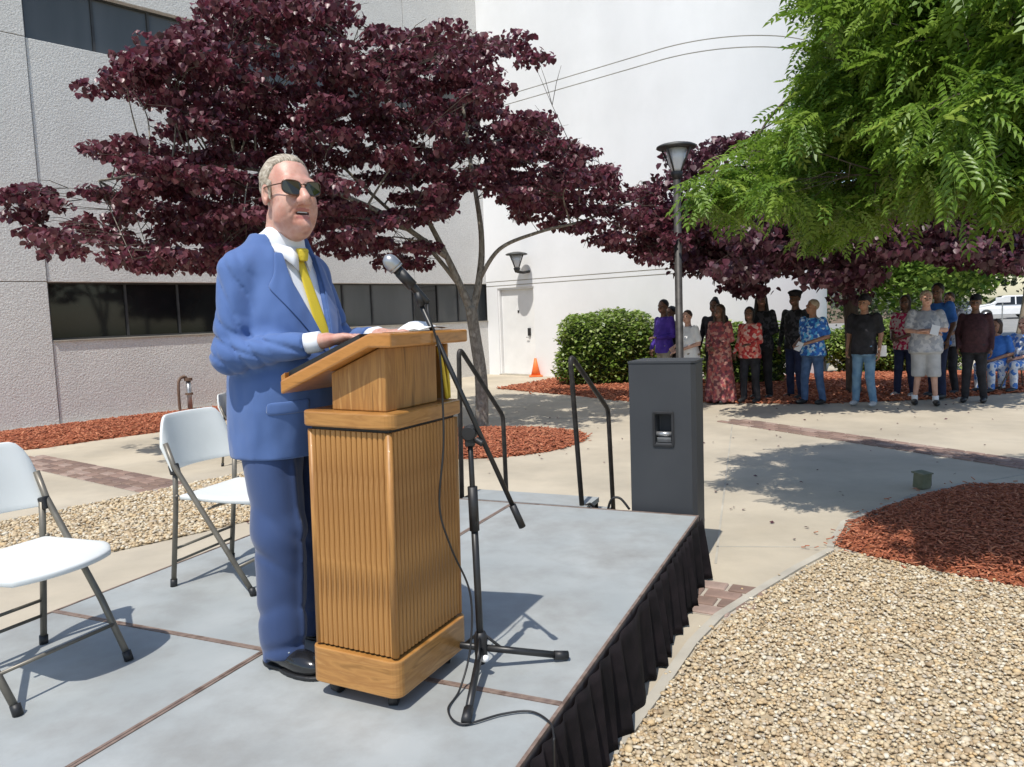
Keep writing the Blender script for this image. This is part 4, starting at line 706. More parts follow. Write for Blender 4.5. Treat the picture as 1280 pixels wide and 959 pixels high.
# pedestal under the desk and desk board
ZT=lambda y: 1.21 if y<.05 else 1.21-.150*(y-.05)/.35
def yz(name,prof,x0,x1,m,parent=LC,bv=.004):
    n=len(prof); V=[(x0,y,z) for y,z in prof]+[(x1,y,z) for y,z in prof]
    F=[tuple(range(n)),tuple(range(2*n-1,n-1,-1))]+[(i,n+i,n+(i+1)%n,(i+1)%n) for i in range(n)]
    o=MB().add(V,F).build(name,m,parent); bevel(o,bv,2,30); return o
yz('pedestal',[(.03,.963),(.24,.963),(.24,ZT(.24)-.047),(.05,1.163),(.03,1.163)],.03,.335,'oak')
yz('shelf_side',[(.03,.963),(.24,.963),(.24,ZT(.24)-.047),(.05,1.163),(.03,1.163)],.405,.417,'oak')
yz('desk_board',[(-.03,1.165),(.052,1.165),(.405,ZT(.405)-.046),(.405,ZT(.405)),(.048,1.21),(-.03,1.21)],-.025,LW+.028,'oak_board',bv=.007)
yz('paper_ledge',[(.387,ZT(.39)-.004),(.404,ZT(.41)-.004),(.404,ZT(.41)+.018),(.387,ZT(.39)+.02)],-.02,LW+.02,'oak_board',bv=.002)
# yellow strap and black socket in the open bay
MB().box((.372,.10,1.065),(.035,.03,.19)).build('cable_bay','black',LC)
st=MB().tube(spline([(.37,.045,1.15),(.375,.03,1.08),(.39,.028,1.0),(.40,.03,.967)],5),.007,6); st.tube(spline([(.405,.04,1.12),(.41,.03,1.05),(.415,.03,.967)],5),.006,6)
tag(st.build('strap','yellow_strap',None,True),'thin yellow strap hanging in the open bay of the lectern','strap').matrix_world=local(LC)
# folder and papers lying on the desk
def ondesk(mb,name,m,label,cat):
    o=mb.build(name,m); tag(o,label,cat); o.matrix_world=local(LC); bevel(o,.001,1) if False else None; return o
sl_=math.atan(.150/.35)
f=MB(); f.add([(.0,.39,ZT(.39)+.004),(.30,.39,ZT(.39)+.004),(.30,.10,ZT(.10)+.004),(.0,.10,ZT(.10)+.004),(.0,.39,ZT(.39)+.022),(.30,.39,ZT(.39)+.022),(.30,.10,ZT(.10)+.018),(.0,.10,ZT(.10)+.018)],[(0,1,2,3),(7,6,5,4),(0,4,5,1),(1,5,6,2),(2,6,7,3),(3,7,4,0)])
ondesk(f,'folder','black','thin black folder lying on the sloped lectern top','folder')
pa=MB(); 
for i in range(7):
    for j in range(5): pa.V.append((.15+.21*i/6,.062-.085*j/4,1.214+.028*math.sin(math.pi*i/6)*(.6+.4*math.cos(j))+(.004 if j%2 else 0)))
for i in range(6):
    for j in range(4): pa.F.append((i*5+j,(i+1)*5+j,(i+1)*5+j+1,i*5+j+1)); pa.M.append(0)
o=ondesk(pa,'paper','paper','loose white sheets curling on the flat top edge of the lectern','paper'); s=o.modifiers.new('t','SOLIDIFY'); s.thickness=.0012
# ================================================================ MICROPHONE STAND
ms=empty('microphone_stand',(-.143,2.60,SH),0,'black tripod boom microphone stand beside the lectern','mic stand'); O=Vector((-.143,2.60,0)); Lp=lambda x,y,z: Vector((x,y,z))-O
hub=MB().lathe([(.0,.045),(.022,.05),(.024,.13),(.018,.145),(.0,.15)],n=14); hub.build('hub','black',ms,True)
for ex,ey in ((.165,2.665),(-.178,2.24),(-.40,2.85)):
    e=Lp(ex,ey,.018); l=empty('leg',(0,0,0)); l.parent=ms
    MB().tube([(e.x*.05,e.y*.05,.085),e*.88+Vector((0,0,.008))],.0125,10).build('tube','black_metal',l,True)
    MB().tube([e*.84+Vector((0,0,.010)),e],[.0165,.0165],10).build('rubber_foot','black',l,True)
    MB().tube([(e.x*.02,e.y*.02,.14),e*.3+Vector((0,0,.052))],.0055,6).build('brace','black_metal',l,True)
cl=Lp(-.150,2.585,1.232-SH+.0)
MB().tube([(0,0,.03),Vector((0,0,0)).lerp(cl,.62)],.0125,12).build('lower_pole','black_metal',ms,True)
MB().tube([cl*.60,cl*.78],.0175,12).build('grip_collar','black',ms,True)
MB().tube([cl*.6,cl],.0095,12).build('upper_pole','black_metal',ms,True)
c=MB().tube([cl+Vector((-.004,-.022,0)),cl+Vector((.004,.022,0))],.026,14); c.box(cl+Vector((0,0,-.025)),(.034,.034,.04)); c.tube([cl+Vector((.02,-.02,-.02)),cl+Vector((.045,-.03,-.035))],.012,8); bevel(c.build('boom_clutch','black',ms),.004)
b0=Vector((.018,2.60,.894-SH))-Vector((O.x,O.y,0)); b1=Vector((-.298,2.53,1.693-SH))-Vector((O.x,O.y,0))
MB().tube([b0,b1],.0085,12).build('boom_arm','black_metal',ms,True); MB().tube([b0,b0.lerp(b1,.10)],.0125,10).build('counterweight','black',ms,True)
dm=(Vector((-.392,2.50,1.808-SH))-Vector((O.x,O.y,0))-b1); dm.normalize()
MB().tube([b1-(b1-b0).normalized()*.03,b1+Vector((0,0,.018))],.013,10).build('clip_joint','black',ms,True)
mc=empty('microphone',(O.x,O.y,SH),0,'black microphone with silver ball grille on the boom end, pointing at the man','microphone')
q=b1+Vector((0,0,.020))+dm*.035
MB().tube([q-dm*.012,q+dm*.05],.0185,12).build('mic_clip','black',mc,True)
MB().tube([q-dm*.085,q-dm*.075,q+dm*.035,q+dm*.062],[.010,.0115,.0155,.018],14).build('handle','black_metal',mc,True)
MB().tube([q+dm*.0625,q+dm*.070],[.0245,.0245],18).build('grille_ring','grey_metal',mc,True)
g=[];gr=[]
for i in range(9):
    t=i/8; g.append(q+dm*(.070+.050*t)); gr.append(max(.002,.0255*math.sqrt(max(0,1-max(0,(t-.35)/.65)**2))))
MB().tube(g,gr,18).build('ball_grille','grey_metal',mc,True)
cb=q-dm*.085; cp=lambda x,y,z: Vector((x,y,z))
wpts=[cb+Vector((O.x,O.y,SH)),cp(-.262,2.512,1.63),cp(-.235,2.52,1.52),cp(-.232,2.53,1.35),cp(-.235,2.52,1.20),cp(-.255,2.50,1.0),cp(-.225,2.53,.85),cp(-.17,2.56,.68),cp(-.175,2.53,.50),cp(-.21,2.45,.395),cp(-.24,2.33,.389),cp(-.19,2.24,.389),cp(-.07,2.29,.389),cp(.02,2.30,.389),cp(.075,2.235,.389),cp(.085,2.16,.386),cp(.083,2.145,.36),cp(.082,2.14,.2),cp(.09,2.12,.02)]
tag(MB().tube(spline(wpts,8),.0036,6).build('cable','black',None,True),'thin black cable running from the microphone down to the deck and over its edge','cable')
MB().tube([(.01,-.03,.06),(.02,-.05,.07)],.012,8).build('cable_clip','paper',ms,True)
# ================================================================ FOLDING CHAIRS
def chair(label,x,y,rz,group='white folding chairs on the stage',z=SH):
    c=empty('folding_chair',(x,y,z),rz,label,'chair',group)
    fn=lambda u,v:(u,v)
    # seat: rounded outline, dished, rolled lip
    V=[];F=[];nu,nv=22,14
    def outline(v): # v 0 back ..1 front: half width
        return .205+.03*v-.05*max(0,(v-.72)/.28)**2.2
    top=[];bot=[]
    for j in range(nv+1):
        v=j/nv; yy=.165-.39*v; w=outline(v)
        for i in range(nu+1):
            u=-1+2*i/nu; fr=.045*(1-abs(u)**2.2)*(v**4)
            zz=.455-.014*(1-u*u)*math.sin(math.pi*min(1,v*1.05))-.012*max(0,(v-.8)/.2)**2
            V.append((u*w,yy-fr,zz-(.006 if abs(u)==1 or j in(0,nv) else 0)))
    n=len(V); V+= [(x_*.985,y_,z_-.022) for x_,y_,z_ in V[:n]]
    for j in range(nv):
        for i in range(nu):
            a=j*(nu+1)+i; F.append((a,a+nu+1,a+nu+2,a+1)); F.append((n+a,n+a+1,n+a+nu+2,n+a+nu+1))
    per=[i for i in range(nu+1)]+[j*(nu+1)+nu for j in range(1,nv+1)]+[nv*(nu+1)+i for i in range(nu-1,-1,-1)]+[j*(nu+1) for j in range(nv-1,0,-1)]
    for a,b in zip(per,per[1:]+per[:1]): F.append((a,b,n+b,n+a))
    s=mesh('seat',V,F,'chair_plastic',c,smooth=True); bevel(s,.006,2,50)
    # backrest: curved shell with rounded top corners
    V=[];nu,nv=24,12
    for k,off in ((0,0),(1,.014)):
        for j in range(nv+1):
            v=j/nv
            for i in range(nu+1):
                u=-1+2*i/nu; w=.235-.006*(1-v); ht=.262*(1-.55*max(0,(abs(u)-.62)/.38)**2.6*1.0)
                zz=.565+ht*v-.02*(1-u*u)*(1-v)*0; yy=.215+.055*v-.055*(abs(u)**2.0)*1.0+off+.012*(1-u*u)
                V.append((u*w,yy,zz))
    n=(nu+1)*(nv+1);F=[]
    for j in range(nv):
        for i in range(nu):
            a=j*(nu+1)+i; F.append((a,a+1,a+nu+2,a+nu+1)); F.append((n+a,n+a+nu+1,n+a+nu+2,n+a+1))
    per=[i for i in range(nu+1)]+[j*(nu+1)+nu for j in range(1,nv+1)]+[nv*(nu+1)+i for i in range(nu-1,-1,-1)]+[j*(nu+1) for j in range(nv-1,0,-1)]
    for a,b in zip(per,per[1:]+per[:1]): F.append((a,n+a,n+b,b))
    s=mesh('backrest',V,F,'chair_plastic',c,smooth=True); bevel(s,.005,2,50)
    for sx in (-1,1):
        x0=sx*.222
        MB().tube([(sx*.212,-.235,.012),(x0,-.10,.22),(x0,.165,.60),(x0*.99,.205,.70)],.0125,10).build('front_leg','chair_tube',c,True)
        MB().tube([(sx*.205,.235,.012),(sx*.205,.185,.40),(sx*.208,.170,.585)],.0125,10).build('rear_leg','chair_tube',c,True)
        for p,q in (((sx*.212,-.238,.0),(sx*.212,-.225,.035)),((sx*.205,.236,.0),(sx*.205,.232,.035))): MB().tube([p,q],.0165,10).build('foot_cap','black',c,True)
        h=MB().box((sx*.214,.168,.578),(.030,.045,.05),rx=R(-15)); bevel(h.build('hinge','black',c),.006)
        MB().tube([(sx*.214,.16,.45),(sx*.208,.19,.44)],.008,6).build('seat_pivot','chair_tube',c,True)
    for p,q in (((-.205,.222,.12),(.205,.222,.12)),((-.205,.214,.185),(.205,.214,.185)),((-.215,-.165,.13),(.215,-.165,.13)),((-.22,-.02,.40),(.22,-.02,.40))):
        MB().tube([p,q],.007,8).build('cross_bar','chair_tube',c,True)
    return c
ch=chair('white folding chair with taupe legs at the left edge of the photo, nearest the camera',-1.785,2.70,R(66))
c2_=copytree(ch); c2_.location=(-1.375,3.72,SH); c2_.rotation_euler=(0,0,R(70)); c2_['label']='white folding chair directly behind the standing man, farther of the two on the stage'
# ================================================================ LOUDSPEAKER
sp=empty('loudspeaker',(1.10,4.60,0),math.atan2(B.y,B.x)-math.pi,'tall charcoal loudspeaker cabinet with recessed handle behind the stage corner','loudspeaker')
# local x runs along -B (right), local y along -A (away)
sp.location=BR+A*(-.055)+B*(.024); 
def pr(pts,z0,z1): return MB().prism(pts,z0,z1)
ow=.405; cab=MB(); hx0,hx1,hz0,hz1=-ow*.62,-ow*.40,.90-.0,1.055
# cabinet outline (plan), front face built with an opening for the handle cup
zt=1.295; ft=.0; dp=.30
plan=[(-ow,0),(-.025,0),(0,.03),(0,dp-.03),(-.03,dp),(-ow+.02,dp)]
hx0,hx1,hz0,hz1=-.245,-.145,.80,.985
V=[(-ow,0,.02),(hx0,0,.02),(hx1,0,.02),(-.025,0,.02)]
cab.add([(-ow,0,.02),(-.025,0,.02),(-.025,0,zt),(-ow,0,zt),(hx0,0,hz0),(hx1,0,hz0),(hx1,0,hz1),(hx0,0,hz1),(hx0+.01,.07,hz0+.01),(hx1-.01,.07,hz0+.01),(hx1-.01,.07,hz1-.01),(hx0+.01,.07,hz1-.01)],
 [(0,1,5,4),(1,2,6,5),(2,3,7,6),(3,0,4,7),(4,5,9,8),(5,6,10,9),(6,7,11,10),(7,4,8,11),(8,9,10,11)])
pl=[(-.025,0),(0,.03),(0,dp-.03),(-.03,dp),(-ow+.02,dp),(-ow,.03),(-ow,0)]
n=len(pl); cab.add([(x,y,z) for z in (.02,zt) for x,y in pl],[(i,i+1,n+i+1,n+i) for i in range(n-1)]+[tuple(range(n-1,-1,-1)),tuple(range(n,2*n))])
o=cab.build('cabinet','speaker_grey',sp); bevel(o,.008,2,40)
hb=MB().box((-(.195),-.004,hz1+.008),(.125,.012,.016)); hb.box((hx0-.008,-.004,(hz0+hz1)/2),(.016,.012,.2)); hb.box((hx1+.008,-.004,(hz0+hz1)/2),(.016,.012,.2)); hb.box((-.195,-.004,hz0-.008),(.125,.012,.016)); bevel(hb.build('handle_frame','black',sp),.003)
MB().tube([(hx0+.004,.018,hz0+.06),(hx1-.004,.018,hz0+.06)],.014,12).build('handle_bar','grey_metal',sp,True)
MB().box((-.195,.03,hz0+.028),(.085,.03,.03),rx=.4).build('handle_plate','grey_metal',sp)
MB().prism([(-ow-.004,-.004),(-.024,-.004),(.004,.028),(.004,dp-.03),(-.03,dp+.004),(-ow+.02,dp+.004)],zt+.001,zt+.014).build('top_cap','speaker_grey',sp)
for x,y in ((-.04,.05),(-ow+.04,.05),(-.05,dp-.05),(-ow+.05,dp-.05)): MB().lathe([(.02,0),(.02,.02)],(x,y,0),10).build('rubber_foot','black',sp)
MB().lathe([(.012,-.001),(.0,-.004)],(0,0,0),12).xf(Matrix.Translation((-.19,0,.60))@Matrix.Rotation(R(90),4,'X')).build('bolt_cap','black',sp)
spc=MB().tube(spline([(.72,4.80,.36),(.66,4.83,.43),(.60,4.84,.40),(.57,4.86,.2),(.58,4.9,.02)],6),.008,6).build('speaker_cable','black',None,True); tag(spc,'short black cable looping between loudspeaker and stair rail','cable')
# ================================================================ LAMP HEADS, LAMP POST, WALL LAMP
def lamphead(root,z,s=1):
    MB().lathe([(0,.46),(.10,.455),(.235,.425),(.275,.405),(.28,.385),(.26,.375),(0,.372)],(0,0,z),28,cap=False).build('lamp_lid','lamp_lid',root,True)
    MB().lathe([(.15,.368),(.12,.20),(.085,.10),(.07,.06)],(0,0,z),20).build('lamp_glass','lamp_glass',root,True)
    for i in range(4):
        a=R(45+90*i); MB().tube([(.235*math.cos(a),.235*math.sin(a),z+.38),(.05*math.cos(a),.05*math.sin(a),z+.03)],.013,6).build('lamp_strut','pole',root,True)
    MB().lathe([(.05,-.06),(.075,.0),(.09,.05),(.06,.062)],(0,0,z),16).build('lamp_socket','pole',root,True)
lp=empty('street_lamp',(2.42,11.0,0),0,'dark lamp post with flat round lid rising behind the loudspeaker','street lamp')
MB().lathe([(.13,0),(.13,.03),(.085,.06),(.07,.5),(.055,.52),(.052,3.42)],(0,0,0),16).build('pole','pole',lp,True); lamphead(lp,3.47)
wl=empty('wall_lamp',TC+TD*1.5+TN*.40+Vector((0,0,2.72)),0,'small lamp with flat round lid on a bracket above the white door','wall lamp')
lamphead(wl,.0); q=-TN*.40+TD*.06
MB().tube([(0,0,-.04),tuple(q*.5+Vector((0,0,-.06))),tuple(q+Vector((0,0,-.03)))],.035,8).build('bracket','pole',wl,True)
# ================================================================ CONE, STUB LIGHT, WALL PIPES, SIGN
cn=empty('traffic_cone',(.62,19.62,0),0,'small orange traffic cone by the white door','traffic cone')
bevel(MB().box((0,0,.02),(.34,.34,.04)).build('base','cone_orange',cn),.01); MB().lathe([(.125,.04),(.075,.25),(.03,.47),(.02,.475)],n=20).build('cone_body','cone_orange',cn,True)
gl_=empty('garden_light',(3.50,6.50,0),.4,'small squat garden light at the edge of the shaded mulch bed','garden light')
MB().lathe([(.02,0),(.022,.05),(.0,.055)],n=10).build('stake','fix_green',gl_,True)
bevel(MB().box((0,0,.07),(.11,.10,.125),rx=.08).build('housing','fix_green',gl_),.008); MB().box((.058,0,.075),(.008,.085,.10)).build('lens','glass_dark',gl_); bevel(MB().box((0,0,.138),(.13,.12,.012),rx=.08).build('lid','fix_green',gl_),.003)
for i,(s,lab) in enumerate(((2.9,'rusty pipe loop standing at the concrete wall, left of the bare shrub'),(3.95,'rusty pipe loop at the concrete wall, nearly hidden behind the suited man'))):
    b=WP+WD*s+WN*.42; pp=empty('standpipe',b,wang,lab,'standpipe','rusty standpipes at the concrete wall')
    MB().tube(spline([(-.16,0,0),(-.17,0,.25),(-.15,0,.60),(-.05,0,.68),(.0,0,.64)],6),.028,8).build('riser_pipe','rust_pipe',pp,True)
    MB().tube([(.03,0,0),(.03,0,.62)],.045,10).build('valve_body','grey_metal',pp,True); MB().lathe([(.075,.0),(.075,.05)],(.03,0,.6),14).build('valve_cap','rust_pipe',pp); MB().lathe([(.07,.0),(.07,.04)],(.03,0,.33),14).build('flange','rust_pipe',pp)
    MB().tube([(-.16,0,.03),(.03,0,.06),(.2,0,.05)],.02,8).build('lower_pipe','rust_pipe',pp,True)
sg=empty('sign',(24.0,37.5,0),0,'small blank white sign on a thin post in front of the white car','sign')
MB().tube([(0,0,0),(0,0,1.55)],.03,8).build('post','grey_metal',sg); bevel(MB().box((0,-.04,1.42),(.72,.03,.26)).build('sign_board','sign_white',sg),.01)
# ================================================================ CARS
def car(label,x,y,rz,m,kind='suv',group='cars in the car park'):
    c=empty('parked_car',(x,y,-.02),rz,label,'car',group); L=4.6; Wd=.92
    if kind=='suv': top=[(-2.25,.95),(-2.1,1.45),(-1.7,1.66),(.35,1.64),(1.15,1.10),(2.1,.98),(2.28,.78)]; roof=1.66
    else: top=[(-2.3,.92),(-1.75,1.02),(-1.05,1.40),(.25,1.42),(1.05,1.02),(2.1,.90),(2.28,.72)]; roof=1.42
    lower=[(2.3,.35)]
    for cx in (1.4,-1.4):
        lower+= [(cx+.37*math.cos(R(a)),.33+.37*math.sin(R(a))) for a in range(0,181,20)]
    lower+= [(-2.3,.35)]
    prof=top[::-1] if False else top+lower
    belt=.98
    def shell(pts,w0,w1,name,mm):
        n=len(pts); V=[]
        for s in (-1,1):
            for x_,z_ in pts: V.append((x_,s*(w0 if z_<=belt+.02 else w0+(w1-w0)*min(1,(z_-belt)/(roof-belt))),z_))
        F=[tuple(range(n)),tuple(range(2*n-1,n-1,-1))]+[(i,(i+1)%n,n+(i+1)%n,n+i)[::-1] for i in range(n)]
        return MB().add(V,F).build(name,mm,c)
    bevel(shell(prof,Wd,Wd-.2,'body',m),.04,2,25)
    gx=[p for p in top[1:5]]
    wp=[(gx[0][0]+.2,1.02),(gx[0][0]+.32,gx[1][1]-.18 if kind=='suv' else 1.2),(gx[1][0]+.15,roof-.1),(gx[2][0]-.05,roof-.1),(gx[3][0]-.25,1.02)]
    for s in (-1,1):
        V=[];k=len(wp)
        for o_ in (.0,.012):
            for x_,z_ in wp: V.append((x_,s*(Wd-.2*min(1,max(0,(z_-belt))/(roof-belt))+o_+.004),z_))
        F=[tuple(range(k)),tuple(range(2*k-1,k-1,-1))]+[(i,(i+1)%k,k+(i+1)%k,k+i) for i in range(k)]
        w_=MB().add(V,F).build('side_window','glass_dark',c); MB().box((-.35,s*(Wd-.09),1.28),(.07,.05,.56),rx=s*R(17)).build('window_pillar',m,w_)
        for cx in (1.4,-1.4):
            wh=empty('wheel',(cx,s*(Wd-.12),.33)); wh.parent=c
            MB().tube([(0,-.11,0),(0,.11,0)],.34,20).build('tyre','tyre',wh,True); MB().tube([(0,s*.105,0),(0,s*.122,0)],.22,14).build('rim','grey_metal',wh,True)
        MB().box((2.24,s*.66,.74),(.14,.34,.13)).build('headlight','lamp_glass',c); MB().box((-2.27,s*.72,.88),(.08,.22,.16)).build('tail_light','brick_tone_0',c)
    a,b=gx[2],gx[3]; V=[(a[0]+.06,-.62,a[1]-.02),(a[0]+.06,.62,a[1]-.02),(b[0]-.04,.74,b[1]+.03),(b[0]-.04,-.74,b[1]+.03)]; n_=Vector((b[1]-a[1],0,-(b[0]-a[0]))).normalized()*-.02
    V2=V+[tuple(Vector(v)+n_) for v in V]
    MB().add(V2,[(0,1,2,3),(7,6,5,4),(0,4,5,1),(1,5,6,2),(2,6,7,3),(3,7,4,0)]).build('windscreen','glass_dark',c)
    return c
car('white estate car parked behind the small white sign',35.2,54.5,R(158),'car_white')
car('pale blue car at the right edge of the photo, right of the white one',38.6,55.5,R(150),'car_silver','sedan')
car('dark grey-blue car parked left of the white one',33.3,58.5,R(160),'car_grey','sedan')
car('dark blue car seen between the man in black shirt and the woman in floral top',29.8,62,R(20),'car_blue','suv')
car('dark car farther left, glimpsed behind the trunk of the smaller purple tree',27.2,66,R(15),'car_grey','sedan')
# ================================================================ PEOPLE
D('skin_dark',[(.14,.070,.043),(.20,.105,.066)],scale=9,rough=.5); D('skin_mid',[(.30,.15,.09),(.38,.20,.125)],scale=9,rough=.5); D('skin_light',[(.52,.29,.21),(.62,.37,.28)],scale=9,rough=.5)
D('hair_black',[(.008,.007,.007),(.02,.018,.016)],scale=30,rough=.6,bump=.5); D('hair_brown',[(.035,.02,.012),(.07,.04,.025)],scale=30,rough=.6,bump=.5); D('hair_pale',[(.35,.28,.20),(.50,.42,.32)],scale=30,rough=.6,bump=.4)
D('eye_dark',[.015,.03],rough=.4)
D('cl_purple',[(.05,.02,.26),(.09,.04,.38)],scale=14,rough=.8); D('cl_white',[.72,.8],scale=10,rough=.85,bump=.4,bscale=12,bdist=.02); D('cl_black',[(.010,.010,.013),(.025,.024,.03)],scale=10,rough=.85,bump=.4,bscale=12,bdist=.02)
D('cl_pinkdress',[(.42,.10,.09),(.16,.055,.06),(.52,.25,.20),(.25,.06,.075),(.45,.16,.13)],scale=22,tex='voronoi',rough=.85)
D('cl_redfloral',[(.62,.07,.06),(.72,.26,.20),(.42,.03,.035),(.70,.45,.38),(.60,.09,.07)],scale=20,tex='voronoi',rough=.8)
D('cl_blueflower',[(.03,.16,.55),(.10,.42,.75),(.02,.10,.40),(.45,.62,.80),(.03,.25,.62)],scale=24,tex='voronoi',rough=.8)
D('cl_jeans',[(.04,.08,.17),(.08,.14,.26)],scale=10,rough=.9); D('cl_jeans_light',[(.10,.20,.32),(.18,.30,.42)],scale=9,rough=.9); D('cl_navy',[(.012,.02,.06),(.025,.035,.09)],scale=10,rough=.85)
D('cl_pinkfloral',[(.75,.66,.64),(.62,.04,.14),(.70,.50,.50),(.45,.02,.08),(.8,.75,.72)],scale=26,tex='voronoi',rough=.8); D('cl_greyfloral',[(.36,.38,.42),(.48,.49,.52),(.30,.32,.37),(.60,.61,.64)],scale=22,tex='voronoi',rough=.85)
D('cl_grey',[(.38,.38,.385),(.48,.48,.48)],scale=8,rough=.85,bump=.4,bscale=10,bdist=.02); D('cl_blue',[(.03,.14,.50),(.05,.20,.62)],scale=12,rough=.8); D('cl_maroon',[(.035,.012,.016),(.06,.02,.026)],scale=24,rough=.85); D('cl_khaki',[(.28,.25,.19),(.36,.32,.25)],scale=8,rough=.85)
D('cl_darkfloral',[(.012,.012,.015),(.05,.05,.06),(.012,.014,.018),(.12,.12,.13)],scale=26,tex='voronoi',rough=.85); D('cl_bluewhite',[(.55,.62,.75),(.08,.22,.60),(.72,.76,.82),(.2,.4,.72)],scale=18,tex='voronoi',rough=.85)
def hand_mesh(w,d,up,side,s=1.0,curl=.35):
    """palm, four unequal bent fingers and a thumb off the palm's side; w wrist, d direction, up = back of hand, side = thumb side vector"""
    w=Vector(w);d=Vector(d).normalized();up=Vector(up);up=(up-d*up.dot(d)).normalized();sd=Vector(side);sd=(sd-d*sd.dot(d)-up*sd.dot(up)).normalized(); mb=MB()
    def tube(pts,rs_,n=6,fl=None): mb.tube(pts,rs_,n)
    for k,o in enumerate((-.027,-.009,.009,.027)): mb.tube([w+sd*o*.55-d*.01,w+d*.045*s+sd*o*.85,w+d*.09*s+sd*o],[.015*s,.0155*s,.011*s],6)
    for k,(o,l) in enumerate(((.028,.070),(.010,.080),(-.009,.074),(-.027,.058))):
        p=w+d*.088*s+sd*o; c=curl*(1+.12*k); dd=d; P=[p];q=p
        for j in range(3):
            an=c*(.5+.5*j); dd=(dd*math.cos(an)-up*math.sin(an)).normalized(); q=q+dd*l*s*(.45,.31,.24)[j]; P.append(q)
        mb.tube(P,[.0092*s,.0085*s,.0078*s,.006*s],6)
    p=w+d*.022*s+sd*.026; mb.tube([p,p+(d*.6+sd*.75-up*.2)*.038*s,p+(d*.95+sd*.72-up*.35)*.066*s],[.013*s,.0105*s,.0075*s],6)
    V=np.array(mb.V);F=[]
    for f in mb.F:
        f=list(f)
        if len(f)==4: F.append(f)
        else:
            for i in range(1,len(f)-2,2): F.append([f[0],f[i],f[i+1],f[i+2]])
    return V,np.array(F)
def headsdf(Q,detail=True,fat=1.0):
    d=el(Q,(0,.018,.032),(.076,.094,.088)); d=smin(d,el(Q,(0,-.030,-.028),(.060*fat,.066,.082)),.03)
    d=smin(d,el(Q,(0,-.036,-.082),(.044*fat,.050,.034)),.03)
    for s in (-1,1): d=smin(d,el(Q,(s*.036*fat,-.058,-.042),(.028,.030,.034)),.02)
    d=smin(d,rc(Q,(-.042,-.078,.020),(.042,-.078,.020),.014,.014),.02)
    for s in (-1,1): d=smax(d,-el(Q,(s*.031,-.104,.000),(.018,.017,.012)),.012)
    d=smin(d,rc(Q,(0,-.090,.006),(0,-.114,-.032),.008,.0125),.012)
    for s in (-1,1): d=smin(d,el(Q,(s*.012,-.102,-.037),(.009,.011,.008)),.008)
    for s in (-1,1): d=smin(d,el(Q,(s*.076,.012,-.008),(.010,.019,.031),None),.008)
    return d
